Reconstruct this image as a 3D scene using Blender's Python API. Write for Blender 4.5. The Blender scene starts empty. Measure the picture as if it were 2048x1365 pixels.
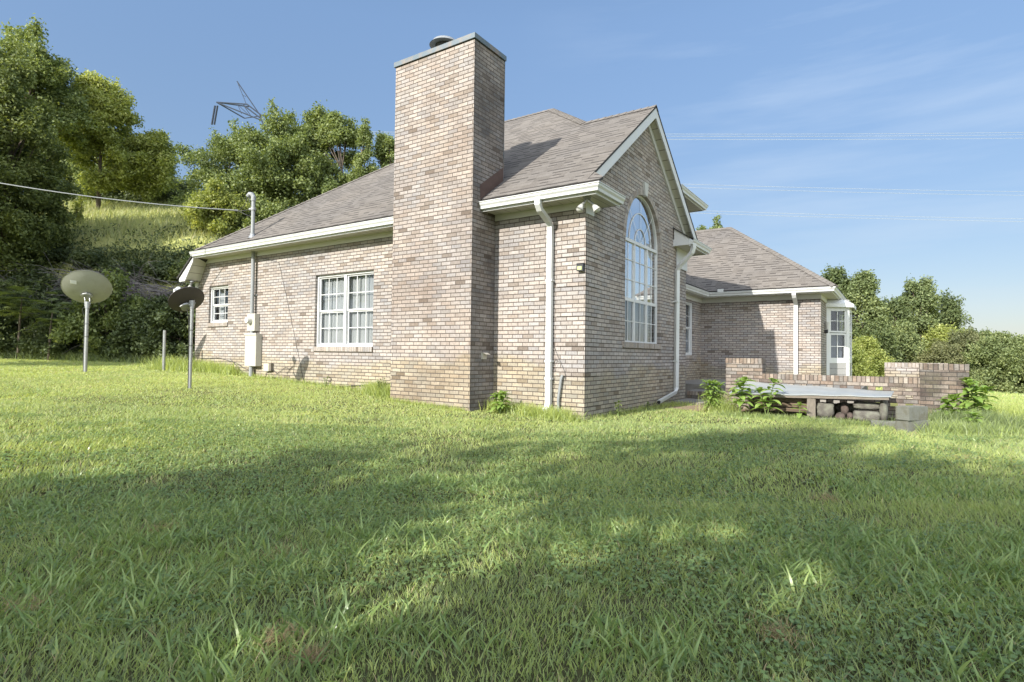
import bpy, bmesh, math, random
import numpy as np
from mathutils import Vector, Matrix
from mathutils.geometry import tessellate_polygon

scene = bpy.context.scene
COL = scene.collection
random.seed(7); RNG = np.random.default_rng(11)

# ------------------------------------------------------------------ camera
CAM = np.array([4.0329, -8.0344, 1.0094]); YAW, PITCH, ROLL, FPX = 0.5913, 0.0241, -0.0126, 1145.05
F_ = np.array([-math.sin(YAW)*math.cos(PITCH), math.cos(YAW)*math.cos(PITCH), math.sin(PITCH)])
r0 = np.array([math.cos(YAW), math.sin(YAW), 0]); u0 = np.cross(r0, F_)
R_ = math.cos(ROLL)*r0 - math.sin(ROLL)*u0; U_ = math.cos(ROLL)*u0 + math.sin(ROLL)*r0
cam = bpy.data.cameras.new('camera'); camo = bpy.data.objects.new('camera', cam); COL.objects.link(camo)
cam.sensor_width = 36; cam.lens = FPX/2048*36; cam.clip_start = .05; cam.clip_end = 2000
camo.matrix_world = Matrix(((R_[0], U_[0], -F_[0], CAM[0]), (R_[1], U_[1], -F_[1], CAM[1]), (R_[2], U_[2], -F_[2], CAM[2]), (0, 0, 0, 1)))
scene.camera = camo
FW = np.array([-math.sin(YAW), math.cos(YAW)]); RT = np.array([math.cos(YAW), math.sin(YAW)])   # ground-plane forward / right

# ------------------------------------------------------------------ light
SUN_T, SUN_E = .13, .565                                    # sun travels (T, 1, -E)
S_AZ = math.atan2(-SUN_T, -1.0)                            # clockwise from +Y
S_EL = math.atan(SUN_E/math.hypot(1, SUN_T))
sun = bpy.data.lights.new('sun', 'SUN'); sun.energy = 3.35; sun.angle = math.radians(.55); sun.color = (1, .945, .865)
suno = bpy.data.objects.new('sun', sun); COL.objects.link(suno)
suno.rotation_euler = Vector((SUN_T, 1, -SUN_E)).to_track_quat('-Z', 'Y').to_euler()
FILL_HAZE = .64
world = bpy.data.worlds.new('World'); scene.world = world; world.use_nodes = True
nt = world.node_tree; nt.nodes.clear()
wo = nt.nodes.new('ShaderNodeOutputWorld'); bg = nt.nodes.new('ShaderNodeBackground')
sky = nt.nodes.new('ShaderNodeTexSky'); sky.sky_type = 'NISHITA'; sky.sun_disc = False
sky.sun_elevation = S_EL; sky.sun_rotation = S_AZ; sky.altitude = 200; sky.air_density = 1.0; sky.dust_density = .35; sky.ozone_density = 1.5
tc = nt.nodes.new('ShaderNodeTexCoord'); mp = nt.nodes.new('ShaderNodeMapping'); mp.inputs['Scale'].default_value = (1.2, 1.2, 9)
mp.inputs['Rotation'].default_value = (.12, .05, .3)
nz = nt.nodes.new('ShaderNodeTexNoise'); nz.inputs['Scale'].default_value = 1.6; nz.inputs['Detail'].default_value = 7; nz.inputs['Roughness'].default_value = .55
rp = nt.nodes.new('ShaderNodeMapRange'); rp.inputs[1].default_value = .48; rp.inputs[2].default_value = .80; rp.inputs[4].default_value = .30
mx = nt.nodes.new('ShaderNodeMix'); mx.data_type = 'RGBA'; mx.inputs[7].default_value = (2.7, 3.0, 3.3, 1)
nt.links.new(tc.outputs['Generated'], mp.inputs[0]); nt.links.new(mp.outputs[0], nz.inputs[0]); nt.links.new(nz.outputs[0], rp.inputs[0])
dr_ = nt.nodes.new('ShaderNodeVectorMath'); dr_.operation = 'DOT_PRODUCT'; nt.links.new(tc.outputs['Generated'], dr_.inputs[0]); dr_.inputs[1].default_value = (R_[0], R_[1], 0)
dm_ = nt.nodes.new('ShaderNodeMapRange'); dm_.inputs[1].default_value = .0; dm_.inputs[2].default_value = .4; nt.links.new(dr_.outputs['Value'], dm_.inputs[0])
cm_ = nt.nodes.new('ShaderNodeMath'); cm_.operation = 'MULTIPLY'; nt.links.new(rp.outputs[0], cm_.inputs[0]); nt.links.new(dm_.outputs[0], cm_.inputs[1])
nt.links.new(cm_.outputs[0], mx.inputs[0]); nt.links.new(sky.outputs[0], mx.inputs[6]); gm = nt.nodes.new('ShaderNodeGamma'); gm.inputs[1].default_value = .62; hs = nt.nodes.new('ShaderNodeHueSaturation'); hs.inputs['Saturation'].default_value = 1.32; hs.inputs['Value'].default_value = .85
nt.links.new(sky.outputs[0], gm.inputs[0]); nt.links.new(gm.outputs[0], hs.inputs['Color']); vt = nt.nodes.new('ShaderNodeVectorMath'); vt.operation = 'MULTIPLY'; vt.inputs[1].default_value = (1.0, .975, 1.03)
nt.links.new(hs.outputs[0], vt.inputs[0]); nt.links.new(vt.outputs[0], mx.inputs[6])
# added fill: bright haze behind the camera lifts the shade; and a calmer horizon
def wn_(t, **k):
    x = nt.nodes.new(t); [setattr(x, a, b) for a, b in k.items()]; return x
dt = wn_('ShaderNodeVectorMath', operation='DOT_PRODUCT'); nt.links.new(tc.outputs['Generated'], dt.inputs[0]); dt.inputs[1].default_value = (-F_[0]*.85-.1, -F_[1]*.85-.1, .30)
m1 = wn_('ShaderNodeMapRange', interpolation_type='SMOOTHSTEP'); m1.inputs[1].default_value = .12; m1.inputs[2].default_value = .85; m1.inputs[4].default_value = FILL_HAZE; nt.links.new(dt.outputs['Value'], m1.inputs[0])
mz = wn_('ShaderNodeMix', data_type='RGBA'); mz.inputs[7].default_value = (9.9, 10.3, 10.9, 1); nt.links.new(m1.outputs[0], mz.inputs[0])
sx = wn_('ShaderNodeSeparateXYZ'); nt.links.new(tc.outputs['Generated'], sx.inputs[0])
m2 = wn_('ShaderNodeMapRange'); m2.inputs[1].default_value = 0; m2.inputs[2].default_value = .5; m2.inputs[3].default_value = .60; m2.inputs[4].default_value = 1.0; nt.links.new(sx.outputs[2], m2.inputs[0])
vm = wn_('ShaderNodeVectorMath', operation='SCALE'); nt.links.new(mx.outputs[2], vm.inputs[0]); nt.links.new(m2.outputs[0], vm.inputs['Scale'])
nt.links.new(vm.outputs[0], mz.inputs[6]); nt.links.new(mz.outputs[2], bg.inputs[0])
bg.inputs[1].default_value = .15; nt.links.new(bg.outputs[0], wo.inputs[0])
scene.view_settings.view_transform = 'Standard'; scene.view_settings.look = 'None'
scene.view_settings.exposure = 1.38; scene.view_settings.gamma = 1

# ------------------------------------------------------------------ materials
def newmat(name):
    m = bpy.data.materials.new(name); m.use_nodes = True; n = m.node_tree
    return m, n, n.nodes['Principled BSDF']
def N(n, t, **kw):
    x = n.nodes.new(t)
    for k, v in kw.items(): setattr(x, k, v)
    return x
def mathn(n, op, a, b=None):
    x = N(n, 'ShaderNodeMath', operation=op)
    for i, v in enumerate((a, b)):
        if v is None: continue
        if isinstance(v, (int, float)): x.inputs[i].default_value = v
        else: n.links.new(v, x.inputs[i])
    return x.outputs[0]
def ramp(n, fac, stops, interp='LINEAR'):
    x = N(n, 'ShaderNodeValToRGB'); x.color_ramp.interpolation = interp
    e = x.color_ramp.elements
    while len(e) < len(stops): e.new(.5)
    for i, (p, c) in enumerate(stops): e[i].position = p; e[i].color = (*c, 1)
    n.links.new(fac, x.inputs[0]); return x.outputs[0]
def mixc(n, fac, a, b, blend='MIX'):
    x = N(n, 'ShaderNodeMix', data_type='RGBA', blend_type=blend)
    for i, v in ((0, fac), (6, a), (7, b)):
        if isinstance(v, (int, float)): x.inputs[i].default_value = v
        elif isinstance(v, tuple): x.inputs[i].default_value = (*v, 1)
        else: n.links.new(v, x.inputs[i])
    return x.outputs[2]
def noise(n, scale, detail=3, vec=None, rough=.5):
    x = N(n, 'ShaderNodeTexNoise'); x.inputs['Scale'].default_value = scale; x.inputs['Detail'].default_value = detail; x.inputs['Roughness'].default_value = rough
    if vec is None:
        t = N(n, 'ShaderNodeTexCoord'); vec = t.outputs['Object']
    n.links.new(vec, x.inputs['Vector']); return x.outputs[0]
def plain(name, col, rough=.6, metal=0, var=.12, scale=6, dirt=None, dirt_amt=.0, bump=.0):
    m, n, b = newmat(name)
    c = mixc(n, noise(n, scale, 4), tuple(x*(1-var) for x in col), tuple(min(1, x*(1+var)) for x in col))
    if dirt:
        f = ramp(n, noise(n, scale*.7+1.3, 6, rough=.7), [(.45, (0, 0, 0)), (.7, (dirt_amt,)*3)])
        c = mixc(n, f, c, dirt)
    n.links.new(c, b.inputs['Base Color']); b.inputs['Roughness'].default_value = rough; b.inputs['Metallic'].default_value = metal
    if bump:
        bp = N(n, 'ShaderNodeBump'); bp.inputs['Strength'].default_value = bump; bp.inputs['Distance'].default_value = .01
        n.links.new(noise(n, scale*8, 4), bp.inputs['Height']); n.links.new(bp.outputs[0], b.inputs['Normal'])
    return m

def brickmat(name, pal, mortar, bond=.5, stain=None, stain_lo=.5, stain_hi=.7, stain_scale=.9, bw=.2065, rh=.0677, moss=0):
    m, n, b = newmat(name)
    uv = N(n, 'ShaderNodeUVMap').outputs[0]
    wob = N(n, 'ShaderNodeTexNoise'); wob.inputs['Scale'].default_value = 9; n.links.new(uv, wob.inputs[0])
    sep = N(n, 'ShaderNodeSeparateXYZ'); n.links.new(uv, sep.inputs[0])
    V = mathn(n, 'DIVIDE', mathn(n, 'ADD', sep.outputs[1], mathn(n, 'MULTIPLY', mathn(n, 'SUBTRACT', wob.outputs[0], .5), .006)), rh)
    row = mathn(n, 'FLOOR', V); fv = mathn(n, 'FRACT', V)
    par = mathn(n, 'MULTIPLY', mathn(n, 'MODULO', mathn(n, 'ABSOLUTE', row), 2.0), bond)
    rj = N(n, 'ShaderNodeTexWhiteNoise', noise_dimensions='1D'); n.links.new(row, rj.inputs['W'])
    U = mathn(n, 'ADD', mathn(n, 'ADD', mathn(n, 'DIVIDE', sep.outputs[0], bw), par), mathn(n, 'MULTIPLY', rj.outputs[0], .07))
    ci = mathn(n, 'FLOOR', U); fu = mathn(n, 'FRACT', U)
    cmb = N(n, 'ShaderNodeCombineXYZ'); n.links.new(ci, cmb.inputs[0]); n.links.new(row, cmb.inputs[1])
    wn = N(n, 'ShaderNodeTexWhiteNoise', noise_dimensions='2D'); n.links.new(cmb.outputs[0], wn.inputs['Vector'])
    base = ramp(n, wn.outputs[0], pal, 'CONSTANT')
    # streaks inside each brick, vertical drag marks
    ms = N(n, 'ShaderNodeMapping'); ms.inputs['Scale'].default_value = (70, 14, 1); n.links.new(uv, ms.inputs[0])
    st = N(n, 'ShaderNodeTexNoise'); st.inputs['Scale'].default_value = 1; st.inputs['Detail'].default_value = 3; n.links.new(ms.outputs[0], st.inputs[0])
    base = mixc(n, .55, base, ramp(n, st.outputs[0], [(.3, (.45, .42, .40)), (.62, (1.0, 1.0, 1.0))]), 'MULTIPLY')
    val2 = wn.outputs[1]; sc = N(n, 'ShaderNodeSeparateColor'); n.links.new(val2, sc.inputs[0])
    hv = N(n, 'ShaderNodeHueSaturation'); n.links.new(base, hv.inputs['Color'])
    n.links.new(mathn(n, 'ADD', mathn(n, 'MULTIPLY', sc.outputs[1], .26), .90), hv.inputs['Value'])
    base = hv.outputs[0]
    big = N(n, 'ShaderNodeTexNoise'); big.inputs['Scale'].default_value = .55; big.inputs['Detail'].default_value = 5; n.links.new(uv, big.inputs[0])
    base = mixc(n, 1.0, base, ramp(n, big.outputs[0], [(.3, (.82, .83, .86)), (.6, (1.03, 1.0, .97))]), 'MULTIPLY')
    # soil splash and algae low on the wall, ragged upper edge
    lo = mathn(n, 'ADD', sep.outputs[1], mathn(n, 'MULTIPLY', big.outputs[0], -1.5))
    base = mixc(n, ramp(n, lo, [(0.0, (.55,)*3), (.12, (.0,)*3)]) if name.startswith(('house', 'chimney')) else 0.0, base, mixc(n, 1.0, base, (.93, .88, .62), 'MULTIPLY'))
    if stain:
        g = N(n, 'ShaderNodeTexNoise'); g.inputs['Scale'].default_value = stain_scale; g.inputs['Detail'].default_value = 8; g.inputs['Roughness'].default_value = .65; n.links.new(uv, g.inputs[0])
        base = mixc(n, ramp(n, g.outputs[0], [(stain_lo, (0, 0, 0)), (stain_hi, (.85,)*3)]), base, mixc(n, .75, base, stain, 'MULTIPLY'))
    if moss:
        g = N(n, 'ShaderNodeTexNoise'); g.inputs['Scale'].default_value = 2.3; g.inputs['Detail'].default_value = 8; n.links.new(uv, g.inputs[0])
        base = mixc(n, ramp(n, g.outputs[0], [(.55, (0, 0, 0)), (.72, (moss,)*3)]), base, (.06, .075, .03))
    mu = mathn(n, 'LESS_THAN', mathn(n, 'MINIMUM', mathn(n, 'MULTIPLY', fu, bw), mathn(n, 'MULTIPLY', mathn(n, 'SUBTRACT', 1.0, fu), bw)), .0056)
    mv = mathn(n, 'LESS_THAN', mathn(n, 'MINIMUM', mathn(n, 'MULTIPLY', fv, rh), mathn(n, 'MULTIPLY', mathn(n, 'SUBTRACT', 1.0, fv), rh)), .0062)
    mort = mathn(n, 'MAXIMUM', mu, mv)
    c = mixc(n, mort, base, mortar)
    n.links.new(c, b.inputs['Base Color']); b.inputs['Roughness'].default_value = .93; b.inputs['Specular IOR Level'].default_value = .2
    bp = N(n, 'ShaderNodeBump'); bp.inputs['Strength'].default_value = .9; bp.inputs['Distance'].default_value = .012
    h = mathn(n, 'ADD', mathn(n, 'SUBTRACT', 1.0, mort), mathn(n, 'MULTIPLY', st.outputs[0], .35))
    n.links.new(h, bp.inputs['Height']); n.links.new(bp.outputs[0], b.inputs['Normal'])
    return m
PAL = [(0, (.355, .325, .297)), (.17, (.335, .304, .276)), (.30, (.372, .346, .322)), (.45, (.318, .306, .295)), (.57, (.346, .33, .313)), (.67, (.325, .29, .258)),
       (.76, (.305, .293, .286)), (.84, (.362, .335, .307)), (.935, (.268, .236, .206)), (.98, (.195, .168, .144))]
M = {}
M['brick'] = brickmat('house_brick', PAL, (.085, .07, .06), stain=(.62, .60, .58), stain_lo=.52, stain_hi=.74)
M['chimney'] = brickmat('chimney_brick', PAL, (.085, .07, .06), stain=(.58, .50, .45), stain_lo=.36, stain_hi=.64, stain_scale=.8)
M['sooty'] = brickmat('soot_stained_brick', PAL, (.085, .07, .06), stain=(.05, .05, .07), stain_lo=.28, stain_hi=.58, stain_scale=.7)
M['soldier'] = brickmat('rowlock_brick', PAL, (.20, .165, .13), bond=0, stain=(.5, .48, .42), stain_lo=.45, stain_hi=.7)
PALD = [(0, (.29, .245, .20)), (.2, (.25, .215, .185)), (.4, (.32, .285, .245)), (.6, (.235, .22, .20)), (.75, (.25, .20, .16)), (.88, (.17, .14, .12))]
M['pbrick'] = brickmat('patio_brick', PALD, (.075, .064, .054), stain=(.20, .18, .16), stain_lo=.44, stain_hi=.66, stain_scale=2.0, moss=.25)
M['psoldier'] = brickmat('patio_rowlock', PALD, (.075, .064, .054), bond=0, stain=(.20, .18, .16), stain_lo=.44, stain_hi=.66, stain_scale=2.0, moss=.2)
M['pdark'] = brickmat('dark_patio_brick', PALD, (.055, .05, .044), stain=(.12, .12, .12), stain_lo=.32, stain_hi=.60, stain_scale=2.4, moss=.35)  # patio brick with darker joints and heavier dark mottling, for the right pier
M['pdsoldier'] = brickmat('dark_patio_rowlock', PALD, (.055, .05, .044), bond=0, stain=(.12, .12, .12), stain_lo=.32, stain_hi=.60, stain_scale=2.4, moss=.3)
M['white'] = plain('white_trim', (.52, .53, .535), .45, var=.05, scale=2.2, dirt=(.52, .50, .42), dirt_amt=.35)
M['gutter'] = plain('gutter_enamel', (.52, .53, .52), .35, var=.04, scale=3, dirt=(.36, .38, .34), dirt_amt=.35)
M['cream'] = plain('cream_trim', (.50, .50, .46), .5, var=.06, scale=2)
def soffitmat():
    m, n, b = newmat('soffit_vinyl'); uv = N(n, 'ShaderNodeUVMap').outputs[0]
    sep = N(n, 'ShaderNodeSeparateXYZ'); n.links.new(uv, sep.inputs[0])
    fr = mathn(n, 'FRACT', mathn(n, 'DIVIDE', sep.outputs[0], .2)); g = mathn(n, 'LESS_THAN', fr, .07)
    c = mixc(n, g, mixc(n, noise(n, 2, 5), (.46, .445, .37), (.54, .525, .455)), (.19, .175, .14))
    n.links.new(c, b.inputs['Base Color']); b.inputs['Roughness'].default_value = .5
    return m
M['soffit'] = soffitmat()
def shinglemat():
    m, n, b = newmat('asphalt_shingle'); uv = N(n, 'ShaderNodeUVMap').outputs[0]
    sep = N(n, 'ShaderNodeSeparateXYZ'); n.links.new(uv, sep.inputs[0])
    V = mathn(n, 'DIVIDE', sep.outputs[1], .142); row = mathn(n, 'FLOOR', V); fv = mathn(n, 'FRACT', V)
    wr = N(n, 'ShaderNodeTexWhiteNoise', noise_dimensions='1D'); n.links.new(row, wr.inputs['W'])
    def tabs(w, off):
        U = mathn(n, 'ADD', mathn(n, 'DIVIDE', sep.outputs[0], w), mathn(n, 'MULTIPLY', wr.outputs[0], off))
        ci = mathn(n, 'FLOOR', U); cm = N(n, 'ShaderNodeCombineXYZ'); n.links.new(ci, cm.inputs[0]); n.links.new(row, cm.inputs[1])
        w2 = N(n, 'ShaderNodeTexWhiteNoise', noise_dimensions='2D'); n.links.new(cm.outputs[0], w2.inputs['Vector']); return w2.outputs[0]
    t1 = tabs(.16, 13.7); t2 = tabs(.31, 7.3)
    t = mathn(n, 'MULTIPLY', mathn(n, 'ADD', t1, t2), .5)
    base = ramp(n, t, [(.15, (.135, .125, .113)), (.4, (.158, .147, .134)), (.65, (.175, .164, .150)), (.9, (.146, .136, .124))])
    gr = noise(n, 260, 2, uv); base = mixc(n, .6, base, ramp(n, gr, [(.3, (.6, .6, .6)), (.7, (1.3, 1.28, 1.25))]), 'MULTIPLY')
    base = mixc(n, 1, base, ramp(n, noise(n, .6, 4, uv), [(.3, (.86, .86, .88)), (.7, (1.08, 1.05, 1.02))]), 'MULTIPLY')
    tooth = mathn(n, 'GREATER_THAN', t1, .45)
    thr = mathn(n, 'ADD', .03, mathn(n, 'MULTIPLY', tooth, .30))
    edge = mathn(n, 'GREATER_THAN', fv, mathn(n, 'SUBTRACT', 1.0, thr))
    base = mixc(n, mathn(n, 'MULTIPLY', edge, .75), base, (.035, .031, .029))
    n.links.new(base, b.inputs['Base Color']); b.inputs['Roughness'].default_value = .95; b.inputs['Specular IOR Level'].default_value = .15
    bp = N(n, 'ShaderNodeBump'); bp.inputs['Strength'].default_value = .8; bp.inputs['Distance'].default_value = .02
    hh = mathn(n, 'ADD', mathn(n, 'MULTIPLY', mathn(n, 'SUBTRACT', 1.0, fv), .6), mathn(n, 'ADD', mathn(n, 'MULTIPLY', tooth, .5), mathn(n, 'MULTIPLY', gr, .3)))
    n.links.new(hh, bp.inputs['Height']); n.links.new(bp.outputs[0], b.inputs['Normal'])
    return m
M['shingle'] = shinglemat()
M['dark'] = plain('dark_edge', (.03, .028, .026), .8)
M['galv'] = plain('galvanised_steel', (0.328, 0.335, 0.335), .42, .75, var=.2, scale=14)
M['flash'] = plain('brown_flashing', (.085, .055, .045), .5, .2, var=.3, scale=8)
M['cap'] = plain('weathered_cap_metal', (.10, .13, .15), .55, .1, var=.15, scale=2.2, dirt=(.23, .17, .12), dirt_amt=.95)
M['greybox'] = plain('beige_enamel', (0.390, 0.374, 0.328), .45, var=.06, scale=5)
M['conduit'] = plain('grey_conduit', (0.234, 0.246, 0.250), .5, .2, var=.15, scale=9)
M['black'] = plain('black_plastic', (.02, .02, .022), .45)
M['cable'] = plain('black_cable', (.03, .03, .03), .6)
M['wire'] = plain('aluminium_wire', (.42, .44, .46), .5, .3)
M['steel'] = plain('tower_steel', (.022, .032, .055), .8)
M['bulb'] = plain('frosted_bulb', (0.484, 0.484, 0.452), .12)
M['siding'] = plain('grey_siding', (0.265, 0.261, 0.257), .55, var=.05)
M['interior'] = plain('dark_room', (.05, .05, .055), .9)
M['dishgrey'] = plain('dish_paint', (.275, .28, .245), .6, var=.1, scale=5, dirt=(.18, .18, .13), dirt_amt=.35)
M['dishdark'] = plain('dark_dish_paint', (.055, .045, .042), .55, var=.15, scale=5)
M['sticker'] = plain('white_sticker', (0.585, 0.593, 0.577), .4)
M['ink'] = plain('grey_print', (.38, .42, .44), .5)
M['oldwood'] = plain('weathered_wood', (.15, .13, .105), .9, var=.35, scale=11, bump=.6)
M['board'] = plain('rough_board', (.10, .072, .048), .85, var=.35, scale=7, bump=.5)
M['rock'] = plain('mossy_stone', (.095, .088, .075), .95, var=.4, scale=7, dirt=(.20, .21, .16), dirt_amt=.8, bump=1.0)
M['cobble'] = plain('brown_cobble', (.075, .056, .047), .9, var=.35, scale=12, bump=.6)
M['cmu'] = plain('mossy_concrete_block', (.135, .14, .12), .95, var=.22, scale=9, dirt=(.075, .065, .035), dirt_amt=.9, bump=.8)
M['tanblock'] = plain('tan_block', (0.234, 0.195, 0.148), .95, var=.25, scale=9, bump=.7)
M['sheet'] = plain('white_enamel_sheet', (.27, .295, .30), .35, var=.07, scale=2.5, dirt=(.36, .37, .33), dirt_amt=.5)
M['patio'] = plain('patio_concrete', (0.203, 0.191, 0.172), .95, var=.2, scale=5, dirt=(.12, .11, .09), dirt_amt=.6, bump=.5)
M['bark'] = plain('bark', (.10, .08, .06), .95, var=.35, scale=9, bump=.8)
M['barkgrey'] = plain('grey_twig', (.21, .19, .18), .95, var=.3, scale=9)
M['soil'] = plain('wood_chips', (.26, .19, .12), .95, var=.5, scale=30, bump=1)
def curtain():
    m, n, b = newmat('curtain_cloth'); c = mixc(n, noise(n, 3, 3), (.27, .28, .285), (.35, .36, .365))
    n.links.new(c, b.inputs['Base Color']); b.inputs['Roughness'].default_value = .9; return m
M['curtain'] = curtain()
M['sheer'] = plain('blue_grey_blind', (.10, .12, .15), .8)
def glass(name, extra):
    m, n, b = newmat(name); n.nodes.remove(b)
    fr = N(n, 'ShaderNodeLayerWeight'); fr.inputs[0].default_value = .5
    f = mathn(n, 'MINIMUM', 1.0, mathn(n, 'ADD', mathn(n, 'MULTIPLY', mathn(n, 'POWER', fr.outputs['Facing'], 4.0), .75), .03+extra))
    g = N(n, 'ShaderNodeBsdfGlossy'); g.inputs['Roughness'].default_value = .02; g.inputs[0].default_value = (.95, .97, 1, 1)
    t = N(n, 'ShaderNodeBsdfTransparent'); t.inputs[0].default_value = (.9, .91, .91, 1)
    mxs = N(n, 'ShaderNodeMixShader'); n.links.new(f, mxs.inputs[0]); n.links.new(t.outputs[0], mxs.inputs[1]); n.links.new(g.outputs[0], mxs.inputs[2])
    n.links.new(mxs.outputs[0], n.nodes['Material Output'].inputs[0]); return m
M['glass'] = glass('window_glass', .01)
M['glass2'] = glass('reflective_glass', .52)

def leafmat(name, stops, trans=.45, rough=.5, noise_scale=0, tint=None):
    m, n, b = newmat(name)
    at = N(n, 'ShaderNodeAttribute'); at.attribute_name = 'rnd'
    c = ramp(n, at.outputs['Fac'], stops)
    if noise_scale:
        c = mixc(n, 1, c, ramp(n, noise(n, noise_scale, 3), [(.3, (.7, .75, .7)), (.7, (1.25, 1.2, 1.1))]), 'MULTIPLY')
    n.links.new(c, b.inputs['Base Color']); b.inputs['Roughness'].default_value = rough; b.inputs['Specular IOR Level'].default_value = .35
    tr = N(n, 'ShaderNodeBsdfTranslucent'); n.links.new(mixc(n, 1, c, (1.5, 1.45, .7), 'MULTIPLY'), tr.inputs[0])
    ms = N(n, 'ShaderNodeMixShader'); ms.inputs[0].default_value = trans
    n.links.new(b.outputs[0], ms.inputs[1]); n.links.new(tr.outputs[0], ms.inputs[2]); n.links.new(ms.outputs[0], n.nodes['Material Output'].inputs[0])
    return m
M['grass'] = leafmat('lawn_blades', [(0, (.15, .19, .11)), (.3, (.25, .31, .14)), (.6, (.355, .43, .145)), (.85, (.435, .485, .165)), (.955, (.48, .50, .20)), (1, (.46, .38, .24))], .42, .38)
M['weed'] = leafmat('broad_weeds', [(0, (.13, .20, .08)), (.5, (.25, .345, .12)), (1, (.43, .49, .19))], .32, .28)
M['meadow'] = leafmat('meadow_blades', [(0, (.22, .26, .12)), (.6, (.36, .38, .18)), (1, (.46, .42, .27))], .4, .6)
M['dead'] = leafmat('dead_grass', [(0, (.26, .19, .10)), (1, (.42, .31, .17))], .2, .8)
M['leaf_cedar'] = leafmat('cedar_foliage', [(0, (.08, .11, .04)), (.6, (.15, .185, .06)), (1, (.25, .28, .09))], .3, .6, .5)
M['leaf_mid'] = leafmat('mixed_leaves', [(0, (.10, .14, .055)), (.6, (.18, .225, .085)), (1, (.32, .36, .14))], .35, .5, .4)
M['leaf_bright'] = leafmat('yellow_green_leaves', [(0, (.15, .19, .06)), (.6, (.29, .33, .10)), (1, (.45, .46, .17))], .40, .5, .5)
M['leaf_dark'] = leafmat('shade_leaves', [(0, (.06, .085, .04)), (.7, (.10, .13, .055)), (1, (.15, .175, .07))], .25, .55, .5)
M['leaf_far'] = leafmat('far_leaves', [(0, (.11, .145, .07)), (.6, (.19, .23, .10)), (1, (.31, .34, .15))], .3, .6, .12)
M['leaf_fardark'] = leafmat('far_dark_leaves', [(0, (.08, .11, .05)), (.6, (.13, .165, .07)), (1, (.20, .23, .09))], .3, .6, .12)
M['leaf_pale'] = leafmat('pale_brush_leaves', [(0, (.12, .13, .07)), (.6, (.18, .19, .09)), (1, (.25, .24, .13))], .3, .7, .2)
M['leaf_poke'] = leafmat('pokeweed_leaves', [(0, (.18, .29, .07)), (1, (.28, .38, .10))], .4, .35)
M['stem'] = plain('green_stem', (.12, .17, .05), .6)
M['stempale'] = plain('pale_stalk', (.25, .22, .12), .7)
def groundmat(name, a, b_, s=2.0):
    m, n, b = newmat(name)
    c = mixc(n, noise(n, s, 8, rough=.65), a, b_)
    n.links.new(c, b.inputs['Base Color']); b.inputs['Roughness'].default_value = 1; b.inputs['Specular IOR Level'].default_value = .05
    return m
def lawnmat():
    m, n, b = newmat('ground_soil_grass')
    t = N(n, 'ShaderNodeTexCoord').outputs['Object']; g = N(n, 'ShaderNodeNewGeometry')
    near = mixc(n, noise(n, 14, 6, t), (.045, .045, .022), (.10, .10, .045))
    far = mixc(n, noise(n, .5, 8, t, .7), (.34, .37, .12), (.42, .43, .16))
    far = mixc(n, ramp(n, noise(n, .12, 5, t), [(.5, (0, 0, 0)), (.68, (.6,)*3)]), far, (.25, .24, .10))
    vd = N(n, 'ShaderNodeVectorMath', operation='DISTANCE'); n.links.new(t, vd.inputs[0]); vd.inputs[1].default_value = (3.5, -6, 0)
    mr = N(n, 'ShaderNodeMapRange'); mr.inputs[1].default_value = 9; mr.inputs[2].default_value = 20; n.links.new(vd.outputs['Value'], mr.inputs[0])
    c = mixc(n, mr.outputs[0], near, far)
    n.links.new(c, b.inputs['Base Color']); b.inputs['Roughness'].default_value = 1; b.inputs['Specular IOR Level'].default_value = .05
    bp = N(n, 'ShaderNodeBump'); bp.inputs['Strength'].default_value = .6; bp.inputs['Distance'].default_value = .1
    n.links.new(noise(n, 9, 6, t), bp.inputs['Height']); n.links.new(bp.outputs[0], b.inputs['Normal'])
    return m
M['ground'] = lawnmat()

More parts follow.
